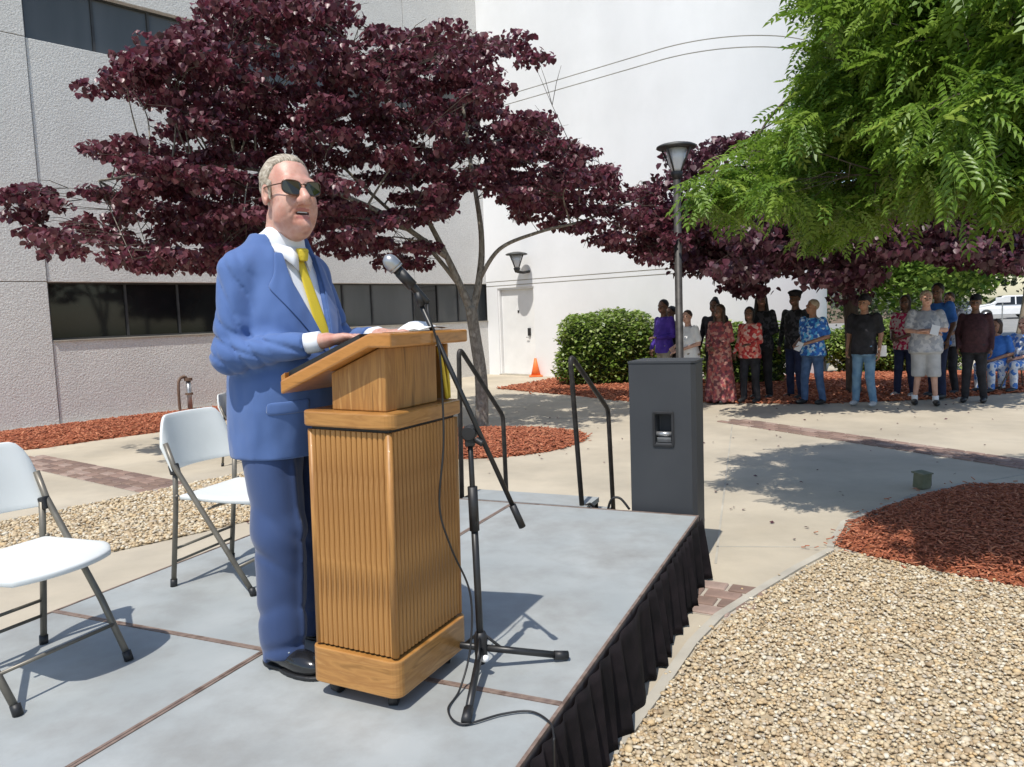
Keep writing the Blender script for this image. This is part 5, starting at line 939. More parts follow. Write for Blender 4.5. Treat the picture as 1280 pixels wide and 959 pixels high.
def person(label,x,y,rz,H=1.75,fat=1.0,skin='skin_mid',hair=('short','hair_black'),top=('cl_white','short'),bottom=('pants','cl_jeans'),shoe='black',arms='front',hold=None,seat=None,hat=None,z=0,group=None,female=False,h=.0155,head_turn=0,name='person'):
    root=empty(name,(x,y,z),rz,label,'person',group); root.scale=(H/1.75,)*3
    JR=np.random.RandomState(int(abs(x*131+y*977))%9999); jq=JR.uniform(-1,1,12); head_turn=head_turn+jq[0]*.4; root.rotation_euler.z+=jq[1]*.22
    dz=-.46 if seat else 0; sw=.165 if female else .185; HZ=1.625+dz
    sh=lambda s:(s*sw,.01,1.400+.012*s*jq[2]+dz); ft=fat
    AR={'down':lambda s:((s*(sw+.05+.05*(ft-1)),.02,1.13+dz),(s*(sw+.055),-.05,.89+dz),(0,-.12,-1)),
        'front':lambda s:((s*(sw+.06),.03,1.13+dz),(s*.06,-.17-.10*ft,1.02+dz),(-s*.8,-.3,-.25)),
        'read':lambda s:((s*(sw+.055),-.01,1.14+dz),(s*.09,-.20-.1*ft,1.12+dz),(-s*.35,-.8,.15)),
        'cross':lambda s:((s*(sw+.07),-.03,1.15+dz),(-s*.03,-.15-.10*ft,1.135+dz+s*.02),(-s*1.0,-.1,0)),
        'mixed':lambda s:((s*(sw+.05),.02,1.13+dz),(s*.235,-.06,.90+dz),(0,-.1,-1)) if s<0 else ((s*(sw+.055),.0,1.13+dz),(s*.12,-.24,1.08+dz),(-s*.5,-.7,.0))}
    A2={s:AR[arms](s) for s in (-1,1)}
    if arms!='cross': A2={s:(tuple(np.array(e)+np.array([s*.03*jq[3+(s>0)],.03*jq[5],.0])),tuple(np.array(w_)+np.array([.03*jq[6+(s>0)],-.03-.03*jq[8],.03*jq[9+(s>0)]])),d_) for s,(e,w_,d_) in A2.items()}
    if seat: kn=lambda s:(s*.11,-.40,.47); an=lambda s:(s*.11,-.38,.09); hp=lambda s:(s*.09,.02,.49)
    else:
        st=.02 if female else .035; kn=lambda s:(s*(.085+st*.5)+.01*jq[10],-.02+.05*s*jq[11],.48); an=lambda s:(s*(.085+st+.03*abs(jq[10])),.02+.07*s*jq[11],.085); hp=lambda s:(s*.085,.01,.90)
    hipw=.165*ft if not female else .172*ft
    TK=[(.86+dz,hipw,.115*ft,.01),(.95+dz,hipw,.12*ft,.005),(1.06+dz,.145*ft,.112*ft+.03*(ft-1),-.008*ft),(1.18+dz,.150*ft,.118*ft,-.012*ft),(1.30+dz,.165*(.6+.4*ft),.11*(.7+.3*ft),.0),(1.38+dz,.150,.088,.01),(1.44+dz,.09,.06,.015),(1.47+dz,.06,.05,.015)]
    def arm(P,s,r,upto=1.0):
        e,wr,_=A2[s]; a=rc(P,sh(s),e,.045+r,.038+r)
        if upto>=1: return smin(a,rc(P,e,wr,.038+r,.024+r*.8),.02)
        t=tuple(np.array(sh(s))+(np.array(e)-np.array(sh(s)))*upto); return rc(P,sh(s),t,.052+r*1.2,.046+r*1.6)
    def leg(P,s,r,upto=1.0):
        d=rc(P,hp(s),kn(s),.080*(.5+.5*ft)+r,.054+r)
        if upto>=1: d=smin(d,rc(P,kn(s),an(s),.054+r,.037+r*1.3),.02)
        elif upto<.7: k=np.array(hp(s))+(np.array(kn(s))-np.array(hp(s)))*.98; d=rc(P,hp(s),tuple(k),.088*(.5+.5*ft)+r,.078+r*1.5)
        return d
    X0=.42*max(1,ft*.95)
    def body(P):
        d=loftsdf(P,[(k[0],k[1]-.012,k[2]-.012,k[3]) for k in TK])
        for s in (-1,1): d=smin(d,arm(P,s,0),.03); d=smin(d,leg(P,s,-.004),.03)
        d=smin(d,rc(P,(0,.015,1.40+dz),(0,.0,1.53+dz),.062,.052),.03)
        for s in (-1,1): a=an(s); d=smin(d,rc(P,(a[0],a[1],.06),(a[0]*1.1,a[1]-.13,.03),.034,.024),.02)
        return d
    lo=(-X0,-.60 if seat else -.42,0); hi=(X0,.28,1.56+dz)
    V,F=iso(body,lo,hi,h)
    ca,sa=math.cos(head_turn),math.sin(head_turn)
    def hq(Q): return np.stack([Q[:,0]*ca+Q[:,1]*sa,-Q[:,0]*sa+Q[:,1]*ca,Q[:,2]],1)
    def hf(P):
        Q=hq(P-np.array([0,-.01,HZ],np.float32)); return smin(headsdf(Q,fat=.9+.1*ft),rc(P,(0,.015,1.44+dz),(0,.01,1.56+dz),.050,.050),.03)
    HV,HF=iso(hf,(-.11,-.16,1.47+dz),(.11,.14,HZ+.14),.0085)
    parts=[(V,F),(HV,HF)]
    for s in (-1,1):
        e,wr,dr=A2[s]; parts.append(hand_mesh(wr,dr,(0,-.4,1) if arms!='down' else (s,0,0),(0,0,1) if arms=='cross' else ((-s,-.3,.3) if arms!='down' else (0,-1,0)),1.0,.45))
    V,F=merge(parts); C=V[F].mean(1); Q=hq(C-np.array([0,-.01,HZ])); mi=np.zeros(len(F),int)
    for s in (-1,1): mi[(np.linalg.norm((Q-np.array([s*.031,-.090,.002]))/np.array([.017,.03,.0085]),axis=1)<1)]=1
    mi[(np.linalg.norm((Q-np.array([0,-.090,-.064]))/np.array([.021,.03,.0075]),axis=1)<1)]=2
    b=mesh('body',V,F,[skin,'eye_dark','lip'],root,smooth=True,mi=mi)
    # hair
    hs,hm=hair
    if hs!='bald':
        def hr(P):
            Q=hq(P-np.array([0,-.01,HZ],np.float32)); d=el(Q,(0,.022,.036),(.086,.104,.096))+.004*nz(Q,45,3)
            cut=-Q[:,1]-.052+np.maximum(0,-(Q[:,2]-.055))*1.1; d=smax(d,cut,.01); d=np.maximum(d,-.045-Q[:,2]+ (Q[:,1]<-.01)*.05)
            if hs=='long': d=smin(d,np.maximum(rc(Q,(0,.055,.02),(0,.075,-.24),.085,.095,(1,.7,1)),-(Q[:,1]-.0)),.03); 
            if hs=='long':
                for s in (-1,1): d=smin(d,rc(Q,(s*.07,.01,-.0),(s*.095,-.01,-.22),.028,.032),.03)
            if hs=='bun': d=smin(d,el(Q,(0,.05,.12),(.05,.05,.045)),.02)
            if hs=='bob':
                d=smin(d,np.maximum(rc(Q,(0,.03,.0),(0,.04,-.09),.088,.085),-(Q[:,1]+.03)),.03)
            return d
        lz=-.36 if hs=='long' else -.2; V,F=iso(hr,(-.15,-.15,HZ+lz),(.15,.2,HZ+.2),.011); mesh('hair',V,F,hm,root,smooth=True)
    if hat:
        def ht(P):
            Q=hq(P-np.array([0,-.01,HZ],np.float32)); d=np.maximum(el(Q,(0,.015,.045),(.090,.108,.098)),.038-Q[:,2]+.15*Q[:,1]*0)
            if hat[0]=='cap': d=smin(d,np.maximum(el(Q,(0,-.10,.048),(.065,.075,.010)),Q[:,1]+.04),.01)
            if hat[0]=='beret': d=smin(d,el(Q,(0,.02,.095),(.115,.125,.045)),.02)
            return d
        V,F=iso(ht,(-.14,-.20,HZ),(.14,.17,HZ+.17),.009); mesh('hat',V,F,hat[1],root,smooth=True)
    # top
    tm,sl=top; r=.014
    hem=.86+dz if bottom[0]!='dress' else .9+dz
    def tp(P):
        K=[(k[0],k[1]+r,k[2]+r,k[3]) for k in TK]; K[0]=(hem-.04,K[0][1]+.006,K[0][2]+.006,K[0][3]); K[-1]=(1.455+dz,.062,.052,.015)
        d=loftsdf(P,K); d=smin(d,rc(P,(-sw*.88,.01,1.385+dz),(sw*.88,.01,1.385+dz),.050,.050),.03) 
        for s in (-1,1):
            if sl=='long': d=smin(d,arm(P,s,.012),.025)
            elif sl=='short': d=smin(d,arm(P,s,.014,.72),.03)
        return d+.005*nz(P,17,5)+.003*nz(P,34,2)
    V,F=iso(tp,(lo[0],-.45,hem-.1),(hi[0],.28,1.52+dz),h*.93); mesh('jacket' if sl=='long' else 'shirt',V,F,tm,root,smooth=True)
    bk,bm=bottom
    if bk in('pants','shorts'):
        up=1.0 if bk=='pants' else .5
        def bt(P):
            z0=.80 if not seat else .40
            d=loftsdf(P,[(z0,hipw+.008,.118*ft+.006,.01),(hem+.10,hipw+.010,.122*ft+.006,.005)])
            if seat: d=rc(P,(-.07,.02,.50),(.07,.02,.50),.115*ft,.115*ft)
            for s in (-1,1): d=smin(d,leg(P,s,.014,up),.03)
            zc=.06 if bk=='pants' else (.44 if not seat else .0)
            return np.maximum(d+.005*nz(P,13,7),zc-P[:,2])
        V,F=iso(bt,(lo[0],lo[1]-.05,.0),(hi[0],.24,1.02+dz),h); mesh('trousers' if bk=='pants' else 'shorts',V,F,bm,root,smooth=True)
        if bk=='shorts' :
            sk=[]
            for s in (-1,1):
                a=an(s); P_=MB().tube([(a[0],a[1],.06),(a[0],a[1]-.0,.15)],.046,10).build('sock','cl_white',root,True)
    else:
        def bt(P):
            wv=.018*np.sin(np.arctan2(P[:,1],P[:,0])*9)*np.clip((1.0-P[:,2])/.8,0,1)
            return loftsdf(P,[(.05,.245*ft,.21*ft,.0),(.5,.21*ft,.18*ft,.0),(.85,.18*ft,.145*ft,.005),(1.0,.158*ft,.128*ft,.0),(1.08,.152*ft,.12*ft,-.005)],2.0)+wv
        V,F=iso(bt,(-.34,-.34,0),(.34,.34,1.12),h); mesh('dress',V,F,bm,root,smooth=True)
    for s in (-1,1):
        a=an(s)
        def sf(P): return np.maximum(smin(el(P,(a[0]*1.05,a[1]-.07,.045),(.048,.135,.045)),rc(P,(a[0],a[1]+.01,.07),(a[0],a[1]+.01,.095),.045,.043),.02),.004-P[:,2])
        V,F=iso(sf,(a[0]-.08,a[1]-.23,0),(a[0]+.08,a[1]+.1,.15),.012); mesh('shoe',V,F,shoe,root,smooth=True)
    if hold:
        y0=-.24-.1*ft; o=MB().box((hold[1] if len(hold)>1 else 0,y0-.03,(hold[2] if len(hold)>2 else 1.03)+dz),(.11,.008,.155),rx=R(-25),ry=.3).build('paper','paper'); tag(o,hold[0],'paper'); o.matrix_world=local(root)@Matrix.Scale(H/1.75,4)
    return root
F0=lambda x,y:math.atan2(x,y) and -math.atan2(x,y)     # turn that faces the camera side
def pp(label,x,y,turn=0,**k): return person(label,x,y,-math.atan2(x,y)+R(turn),**k)
LT=-35   # most look over to the lectern at their right-hand side
pp('person in deep purple shirt half hidden by the lamp post, looking left',2.72,13.6,-55,H=1.78,skin='skin_dark',hair=('short','hair_black'),top=('cl_purple','long'),bottom=('pants','cl_khaki'),arms='mixed')
pp('person with dark cap behind the lamp post and the white T-shirt',2.98,14.2,-30,H=1.66,skin='skin_dark',top=('cl_black','long'),bottom=('pants','cl_black'),arms='down')
pp('person in white T-shirt with cropped hair, arms forward, right of lamp post',2.99,12.95,-40,H=1.58,fat=1.32,skin='skin_light',hair=('short','hair_brown'),top=('cl_white','short'),bottom=('pants','cl_khaki'),arms='front')
pp('woman with long dark hair in long rose-patterned dress beside the white T-shirt',3.50,12.85,-20,H=1.66,fat=1.12,female=True,skin='skin_dark',hair=('long','hair_brown'),top=('cl_pinkdress','long'),bottom=('dress','cl_pinkdress'),arms='front')
pp('person in dark clothes standing behind the woman in the long rose dress',3.62,13.6,-20,H=1.76,skin='skin_dark',hair=('bun','hair_black'),top=('cl_black','long'),bottom=('pants','cl_black'),arms='down')
pp('person in red floral jacket over white top and black trousers',3.97,12.75,-15,H=1.60,fat=1.1,female=True,skin='skin_dark',hair=('bob','hair_black'),top=('cl_redfloral','long'),bottom=('pants','cl_black'),arms='mixed')
pp('tall person in black with long dark hair behind the red floral jacket',4.30,13.15,-10,H=1.84,skin='skin_dark',hair=('long','hair_black'),top=('cl_darkfloral','long'),bottom=('pants','cl_black'),arms='front',female=True)
pp('tall person in dark clothes and black hat behind the blue floral shirt',4.82,13.0,-25,H=1.84,skin='skin_dark',hair=('short','hair_black'),hat=('beret','cl_black'),top=('cl_darkfloral','long'),bottom=('pants','cl_navy'),arms='down')
pp('man in bright blue floral shirt and dark jeans holding a white sheet',4.84,12.3,-30,H=1.68,fat=1.22,skin='skin_mid',hair=('short','hair_pale'),top=('cl_blueflower','short'),bottom=('pants','cl_jeans'),arms='front',hold=('white sheet held by the man in the blue floral shirt',.04,.99))
pp('man in black shirt, black cap and light blue jeans in front of the tree trunk',5.46,11.85,-10,H=1.72,fat=1.08,skin='skin_mid',hair=('short','hair_black'),hat=('cap','cl_black'),top=('cl_black','short'),bottom=('pants','cl_jeans_light'),arms='down',shoe='cl_grey')
tag(MB().box((5.64,11.66,.86),(.13,.01,.17),rx=.2,rz=-.4).build('paper','paper'),'folded white sheet in the left hand of the man in black shirt','paper')
pp('woman in pink and white floral top and dark leggings left of the grey-shirted man',6.55,12.75,-25,H=1.70,female=True,skin='skin_dark',hair=('bob','hair_brown'),top=('cl_pinkfloral','short'),bottom=('pants','cl_navy'),arms='front',shoe='cl_grey')
pp('stout man in grey patterned shirt and grey shorts with folded arms',6.33,11.7,-5,H=1.75,fat=1.34,skin='skin_light',hair=('short','hair_pale'),top=('cl_greyfloral','short'),bottom=('shorts','cl_grey'),arms='cross',hold=('white leaflet held by the stout man in grey shorts',.07,1.16))
pp('tall person in bright blue shirt behind the man in grey shorts',6.92,12.45,-25,H=1.87,fat=1.1,skin='skin_dark',hair=('short','hair_black'),top=('cl_blue','short'),bottom=('pants','cl_navy'),arms='down')
pp('person in grey top half hidden behind the man in dark shirt and cap',7.42,13.0,-20,H=1.72,skin='skin_mid',hair=('short','hair_brown'),top=('cl_greyfloral','short'),bottom=('pants','cl_black'),arms='front')
pp('man in dark maroon shirt, black cap and black trousers, rightmost standing',7.14,11.8,-8,H=1.66,fat=1.18,skin='skin_dark',hat=('cap','cl_black'),top=('cl_maroon','long'),bottom=('pants','cl_black'),arms='down')
def seatchair(x,y,rz,label):
    c=copytree(ch); c.location=(x,y,0); c.rotation_euler=(0,0,rz); c['label']=label; c['group']='folding chairs on the ground'; return c
pp('seated person with dark hair in blue and white clothes at the right edge',8.32,13.15,-30,H=1.68,fat=1.1,seat=True,skin='skin_mid',hair=('bob','hair_brown'),top=('cl_blue','short'),bottom=('pants','cl_bluewhite'),arms='front')
seatchair(8.34,13.2,-math.atan2(8.32,13.15)+R(-30),'folding chair under the seated person with dark hair')
pp('seated grey-haired person in white and blue floral clothes farthest right',8.74,13.05,-40,H=1.72,fat=1.15,seat=True,skin='skin_light',hair=('short','hair_pale'),top=('cl_bluewhite','short'),bottom=('pants','cl_bluewhite'),arms='front')
seatchair(8.77,13.1,-math.atan2(8.74,13.05)+R(-40),'folding chair under the seated grey-haired person farthest right')
pp('seated person in navy clothes and cap mostly hidden behind the suited man',-3.14,8.85,60,H=1.62,seat=True,skin='skin_dark',hat=('cap','cl_navy'),top=('cl_navy','long'),bottom=('pants','cl_navy'),arms='front')
seatchair(-3.10,8.90,math.atan2(3.28,8.85)+R(60),'folding chair behind the suited man, under the seated person in navy')
# ---------------------------------------------------------------- the speaking man
def soft(o,n=3):
    m=o.modifiers.new('soft','SMOOTH'); m.factor=.5; m.iterations=n; return o
def turnv(V):
    c,s=math.cos(HT),math.sin(HT); q=V-hc; k=np.clip((V[:,2]-1.50)/.10,0,1); a=HT*k; c,s=np.cos(a),np.sin(a)
    return np.stack([q[:,0]*c-q[:,1]*s,q[:,0]*s+q[:,1]*c,q[:,2]],1)+hc
def turno(o): o.data.vertices.foreach_set('co',turnv(np.array([tuple(v.co) for v in o.data.vertices])).astype(np.float32).ravel()); o.data.update(); return o
MN=empty('person',(-.825,2.82,SH),R(61),'stout grey-haired man in blue suit, yellow tie and sunglasses speaking at lectern','person')
PX=.6
hc=np.array([0,-.062,1.708]); HS=1.08; HT=R(-20)
def mq(P): 
    Q=(P-hc.astype(np.float32))/HS
    Q[:,2]=np.where(Q[:,2]<-.01,-.01+(Q[:,2]+.01)/1.2,Q[:,2])
    return Q
def mhead(P):
    Q=mq(P); d=headsdf(Q,fat=1.06)
    d=smin(d,el(Q,(0,-.022,-.102),(.050,.052,.032)),.025)                       # heavy jaw and chin roll
    d=smin(d,el(Q,(0,-.086,-.099),(.026,.019,.018)),.016); d=smin(d,rc(Q,(0,-.092,.004),(0,-.120,-.031),.0095,.0150),.010)
    for s in (-1,1): d=smin(d,el(Q,(s*.0155,-.108,-.036),(.010,.012,.009)),.007)
    for s in (-1,1):
        d=smin(d,el(Q,(s*.047,-.033,-.070),(.020,.033,.028)),.025)
        d=smax(d,-el(Q,(s*.0815,-.002,-.006),(.006,.011,.019)),.004)
        d=smin(d,rc(Q,(s*.024,-.092,-.046),(s*.036,-.078,-.072),.006,.004),.012) # smile fold
        d=smax(d,-rc(Q,(s*.018,-.105,-.038),(s*.040,-.088,-.066),.0022,.002),.006)
    d=smax(d,-el(Q,(0,-.106,-.066),(.028,.026,.0078)),.004)                       # open mouth
    d=smin(d,rc(Q,(-.025,-.0885,-.0580),(.025,-.0885,-.0580),.0042,.0042),.006); d=smin(d,rc(Q,(-.022,-.088,-.0770),(.022,-.088,-.0770),.0052,.0052),.006)
    for s in (-1,1): d=smax(d,-el(Q,(s*.0085,-.116,-.0480),(.0030,.005,.0030)),.003)
    d=d*HS; d=smin(d,rc(P,(0,.018,1.44),(0,-.018,1.62),.073,.063),.026)
    return d+.0006*nz(P,90,2)
HV,HF=iso(mhead,(-.13,-.25,1.44),(.13,.13,1.86),.0034)
def hand_sdf(w,d,up,sd,s=1.0,curl=.18):
    w=np.array(w,float);d=np.array(d,float);d/=np.linalg.norm(d);up=np.array(up,float);up-=d*up.dot(d);up/=np.linalg.norm(up);sd=np.array(sd,float);sd-=d*sd.dot(d)+up*sd.dot(up);sd/=np.linalg.norm(sd)
    segs=[]
    for k,(o,l) in enumerate(((.030,.072),(.010,.082),(-.010,.076),(-.029,.060))):
        p=w+d*.090*s+sd*o*s; c=curl*(1+.25*k); dd=(d+sd*o*1.6); dd/=np.linalg.norm(dd); P_=[p];q=p
        for j in range(3):
            a=c*(.4+.8*j); dd=dd*math.cos(a)-up*math.sin(a); q=q+dd*l*s*(.45,.31,.24)[j]; P_.append(q)
        segs.append(P_)
    def f(P):
        dd=rc(P,w-d*.03,w+d*.02*s,.027,.025)
        for o in (-.024,-.008,.008,.024): dd=smin(dd,rc(P,w+sd*o*.6,w+d*.088*s+sd*o*1.1*s,.0155*s,.0125*s),.014)
        for P_ in segs:
            g=rc(P,P_[0],P_[1],.0098*s,.0090*s); g=smin(g,rc(P,P_[1],P_[2],.0092*s,.0083*s),.003); g=smin(g,rc(P,P_[2],P_[3],.0084*s,.0068*s),.003); dd=smin(dd,g,.007)
        p=w+d*.02*s+sd*.022*s; q=p+(d*.6+sd*.72-up*.15)*.040*s; r_=q+(d*.9+sd*.30-up*.15)*.034*s
        dd=smin(dd,rc(P,p,q,.0155*s,.0115*s),.012); dd=smin(dd,rc(P,q,r_,.0112*s,.0085*s),.004); return dd
    lo=np.minimum(w,w+d*.22)-.085; hi=np.maximum(w,w+d*.22)+.085
    return iso(f,tuple(lo),tuple(hi),.0034)
WR={-1:((-.145,-.310,1.182),(.30,-.92,.12)),1:((.125,-.335,1.188),(-.22,-.93,.10))}
EB={-1:(-.256,.0,1.138),1:(.262,-.03,1.15)}; SHD={-1:(-.188,.02,1.420),1:(.188,.02,1.420)}
def mbody(P):
    d=loftsdf(P,[(.85,.15,.12,0),(1.1,.17,.14,-.01),(1.3,.17,.11,0),(1.42,.1,.07,.01),(1.47,.06,.05,.01)])
    for s in (-1,1):
        d=smin(d,rc(P,SHD[s],EB[s],.05,.04),.03); w_=np.array(WR[s][0]); d=smin(d,rc(P,EB[s],tuple(w_),.040,.027),.02); d=smin(d,rc(P,(s*.1,0,.86),(s*.11,0,.5),.075,.052),.03); d=smin(d,rc(P,(s*.11,0,.5),(s*.12,.0,.08),.052,.036),.02)
    return d
BV,BF_=iso(mbody,(-.36,-.42,.03),(.36,.2,1.5),.013)
parts=[(HV,HF),(BV,BF_)]
for s in (-1,1): parts.append(hand_sdf(WR[s][0],WR[s][1],(0,.25,1),(-s,-.2,.0)))
V,F=merge(parts); C=V[F].mean(1); Q=(C-hc)/HS; Q[:,2]=np.where(Q[:,2]<-.01,-.01+(Q[:,2]+.01)/1.2,Q[:,2]); V=np.concatenate([turnv(V[:len(HV)]),V[len(HV):]]); mi=np.zeros(len(F),int)
mi[(np.linalg.norm((Q-np.array([0,-.090,-.0575]))/np.array([.028,.012,.0046]),axis=1)<1)|(np.linalg.norm((Q-np.array([0,-.090,-.0785]))/np.array([.025,.012,.0060]),axis=1)<1)]=1
mi[(np.linalg.norm((Q-np.array([0,-.083,-.067]))/np.array([.027,.016,.0078]),axis=1)<1)&(Q[:,1]>-.0915)]=2
mesh('body',V,F,['skin','lip','mouth_dark'],MN,smooth=True,mi=mi)
turno(MB().box(hc+np.array([0,-.0855,-.0720])*HS,(.038,.008,.009)).build('teeth','teeth',MN))
def mhair(P):
    Q=mq(P); st=.0022*np.sin(Q[:,1]*160+Q[:,2]*120+3*np.sin(Q[:,0]*40))+.0022*nz(Q,60,4)
    d=el(Q,(0,.020,.034),(.0805,.0990,.0925))+st*.7
    line=.030+.052*np.clip(Q[:,2]/.10,0,1)*0
    front=-Q[:,1]-(.018+.036*np.clip((Q[:,2]-.06)/.05,0,1))+.006*nz(Q,70,8)-.012*np.clip(.03-np.abs(Q[:,0]),0,.03)/.03*(Q[:,2]>.08)           # receding hairline
    d=smax(d,front,.010)
    d=np.maximum(d,(-.020-Q[:,2])-np.clip((Q[:,1]-.012)*2.2,-.03,.055))
    for s in (-1,1): d=smin(d,rc(Q,(s*.074,-.020,.025),(s*.073,-.018,-.022),.008,.005),.008)
    for s in (-1,1): d=smax(d,-el(Q,(s*.082,.008,-.010),(.022,.020,.030)),.004)
    return d*HS
V,F=iso(mhair,(-.115,-.14,1.60),(.115,.12,1.87),.0036); turno(mesh('hair',V,F,'hair_grey',MN,smooth=True))
for s in (-1,1):
    turno(MB().tube([hc+np.array(p)*HS for p in ((s*.012,-.092,.0235),(s*.028,-.090,.027),(s*.046,-.080,.023))],[.0016,.0024,.0014],6).build('eyebrow','hair_grey',MN,True))
# sunglasses
sgx=empty('sunglasses',tuple(hc),HT); sgx.parent=MN
def lensm(s,off,grow,th,name,m):
    n=20; V=[]
    for k in (0,1):
        for i in range(n):
            a=2*math.pi*i/n; cx=math.copysign(abs(math.cos(a))**.75,math.cos(a));cz=math.copysign(abs(math.sin(a))**(.75 if math.sin(a)<0 else .5),math.sin(a))
            xx=s*.0365+(.0290+grow)*cx; zz=.000+(.0225+grow)*cz*(1 if cz<0 else .92)+.0025*cx*s; yy=-.1085+.9*(abs(xx)-.02)**2*14*.5+off+k*th
            V.append((xx*HS,yy*HS,zz*HS))
    F=[tuple(range(n)),tuple(range(2*n-1,n-1,-1))]+[(i,n+i,n+(i+1)%n,(i+1)%n) for i in range(n)]
    return MB().add(V,F).build(name,m,sgx)
for s in (-1,1):
    lensm(s,0,0,.0025,'lens','lens')
    n=24; pts=[]
    for i in range(n+1):
        a=2*math.pi*i/n; cx=math.copysign(abs(math.cos(a))**.75,math.cos(a));cz=math.copysign(abs(math.sin(a))**(.75 if math.sin(a)<0 else .5),math.sin(a)); xx=s*.0365+.0300*cx; zz=.000+.0235*cz*(1 if cz<0 else .92)+.0025*cx*s; yy=-.1075+.9*(abs(xx)-.02)**2*7
        pts.append((xx*HS,yy*HS,zz*HS))
    MB().tube(pts,.0022,6).build('rim','tortoise',sgx,True)
    MB().tube(spline([(s*.064*HS,-.094*HS,.012*HS),(s*.076*HS,-.075*HS,.010*HS),(s*.083*HS,-.02*HS,.010*HS),(s*.081*HS,.010*HS,.008*HS),(s*.078*HS,.028*HS,-.008*HS)],4),.0022,6).build('temple','tortoise',sgx,True)
MB().tube([(-.010*HS,-.108*HS,.008*HS),(0,-.112*HS,.011*HS),(.010*HS,-.108*HS,.008*HS)],.0024,6).build('bridge','tortoise',sgx,True)
# suit
JKZ=1.0
JK=[(.775,.222,.172,.012),(.85,.226,.182,.005),(.95,.228,.196,-.010),(1.05,.224,.202,-.020),(1.15,.215,.194,-.020),(1.25,.208,.172,-.010),(1.33,.20,.152,.0),(1.42,.180,.124,.006),(1.475,.145,.106,.006),(1.51,.116,.100,.002),(1.548,.099,.097,-.002)]
def torso(P,r=0):
    P=P.copy(); P[:,2]=np.where(P[:,2]>1.2,1.2+(P[:,2]-1.2)/1.035,P[:,2])
    d=loftsdf(P,[(k[0],k[1]+r,k[2]+r,k[3]) for k in JK],2.25)
    d=smin(d,rc(P,(-.165,.02,1.425+r),(.165,.02,1.425+r),.058+r,.058+r),.05)
    for s in (-1,1): d=smin(d,rc(P,(s*.055,.022,1.503),(s*.165,.02,1.438),.050+r,.050+r),.035)
    return d
def crease(p): return np.exp(-(np.sin(p)/.42)**2)-.3
def sleeve(P,s):
    w_=np.array(WR[s][0]); e=np.array(EB[s]); c=e+(w_-e)*.84; a=rc(P,SHD[s],EB[s],.062,.055); d=smin(a,rc(P,EB[s],tuple(c),.054,.043),.03)
    # pulled folds that run round the sleeve near the elbow
    ax=(e-np.array(SHD[s])); L=np.linalg.norm(ax); t=(P-np.array(SHD[s],np.float32))@(ax/L).astype(np.float32)/L
    ang=np.arctan2(P[:,1]-e[1],P[:,0]-e[0]); m1=np.exp(-((t-.85)/.25)**2); d=d+.012*m1*crease(t*15+.8*np.sin(ang)+P[:,1]*16+.5*nz(P,14,2))
    u=(P-e.astype(np.float32))@((w_-e)/np.linalg.norm(w_-e)).astype(np.float32); d=d+.011*np.exp(-((u-.07)/.10)**2)*crease(u*48+P[:,2]*22+P[:,0]*9+.7*nz(P,16,1))
    # keep the cuff open
    return np.maximum(d,u-.84*np.linalg.norm(w_-e))
def jacket(P):
    d=torso(P)
    wv=np.where(P[:,2]>1.10,np.minimum((P[:,2]-1.10)*.275,.088),-.01)
    vcut=np.maximum(np.abs(P[:,0])-wv,P[:,1]-.0); d=np.maximum(d,-vcut*.9)
    lowc=np.maximum(np.abs(P[:,0]-.0)-(.93-P[:,2])*.35,P[:,1]+.02); d=np.maximum(d,-lowc)
    d=np.maximum(d,-np.maximum(loftsdf(P,[(1.38,.07,.065,.002),(1.5,.090,.088,-.002),(1.62,.092,.090,-.002)],2),1.40-P[:,2]))
    d=np.maximum(d,-np.maximum(rc(P,(0,.0,.7),(0,.0,.84),.19,.17,(1,.72,1)),-.0*P[:,0]))      # hollow hem
    for s in (-1,1): d=smin(d,sleeve(P,s),.028)
    fr=np.clip(-P[:,1]*12,0,1)*np.exp(-((P[:,2]-1.14)/.13)**2); rad_=np.arctan2(P[:,2]-1.08,np.abs(P[:,0])+.02); bk=np.clip(1-np.abs(P[:,2]-1.16)/.16,0,1)*np.clip((np.abs(P[:,0])-.08)*14,0,1)
    return d+.0024*nz(P,11,3)+.006*fr*crease(rad_*4.5+.6*nz(P,9,2))+.005*bk*crease(P[:,2]*24+np.abs(P[:,0])*10+nz(P,8,5))
V,F=iso(jacket,(-.37,-.42,.745),(.37,.26,1.57),.0064); jk=mesh('jacket',V,F,'suit',MN,smooth=True); soft(jk)
def shirt(P):
    d=torso(P,-.020); d=np.maximum(d,1.02-P[:,2]); return smin(d,rc(P,(0,.004,1.45),(0,-.008,1.53),.078,.076),.02)+.0015*nz(P,20,3)
V,F=iso(shirt,(-.17,-.24,1.0),(.17,.12,1.60),.008); mesh('shirt',V,F,'shirt_white',MN,smooth=True)
def front_y(fn,xs,zs):
    ys=np.linspace(-.36,.05,206); X=np.repeat(xs,len(ys));Z=np.repeat(zs,len(ys));Y=np.tile(ys,len(xs)); d=fn(np.stack([X,Y,Z],1).astype(np.float32)).reshape(len(xs),-1)
    i=np.argmax(d<0,1); y=ys[i]; bad=~(d<0).any(1); y[bad]=-.02; return y
def drape(name,rows,fn,off,m,th=.004,smooth=True):
    R_=np.array(rows,float); n,k,_=R_.shape; y=front_y(fn,R_[...,0].ravel(),R_[...,1].ravel()).reshape(n,k)+ (off if np.isscalar(off) else 0)
    V=np.stack([R_[...,0],y,R_[...,1]],-1).reshape(-1,3); F=[(i*k+j,(i+1)*k+j,(i+1)*k+j+1,i*k+j+1) for i in range(n-1) for j in range(k-1)]
    o=mesh(name,V,F,m,MN,smooth=smooth); s=o.modifiers.new('t','SOLIDIFY'); s.thickness=th; s.offset=0; sb=o.modifiers.new('s','SUBSURF'); sb.levels=sb.render_levels=1; return o
tf=lambda P: torso(P)
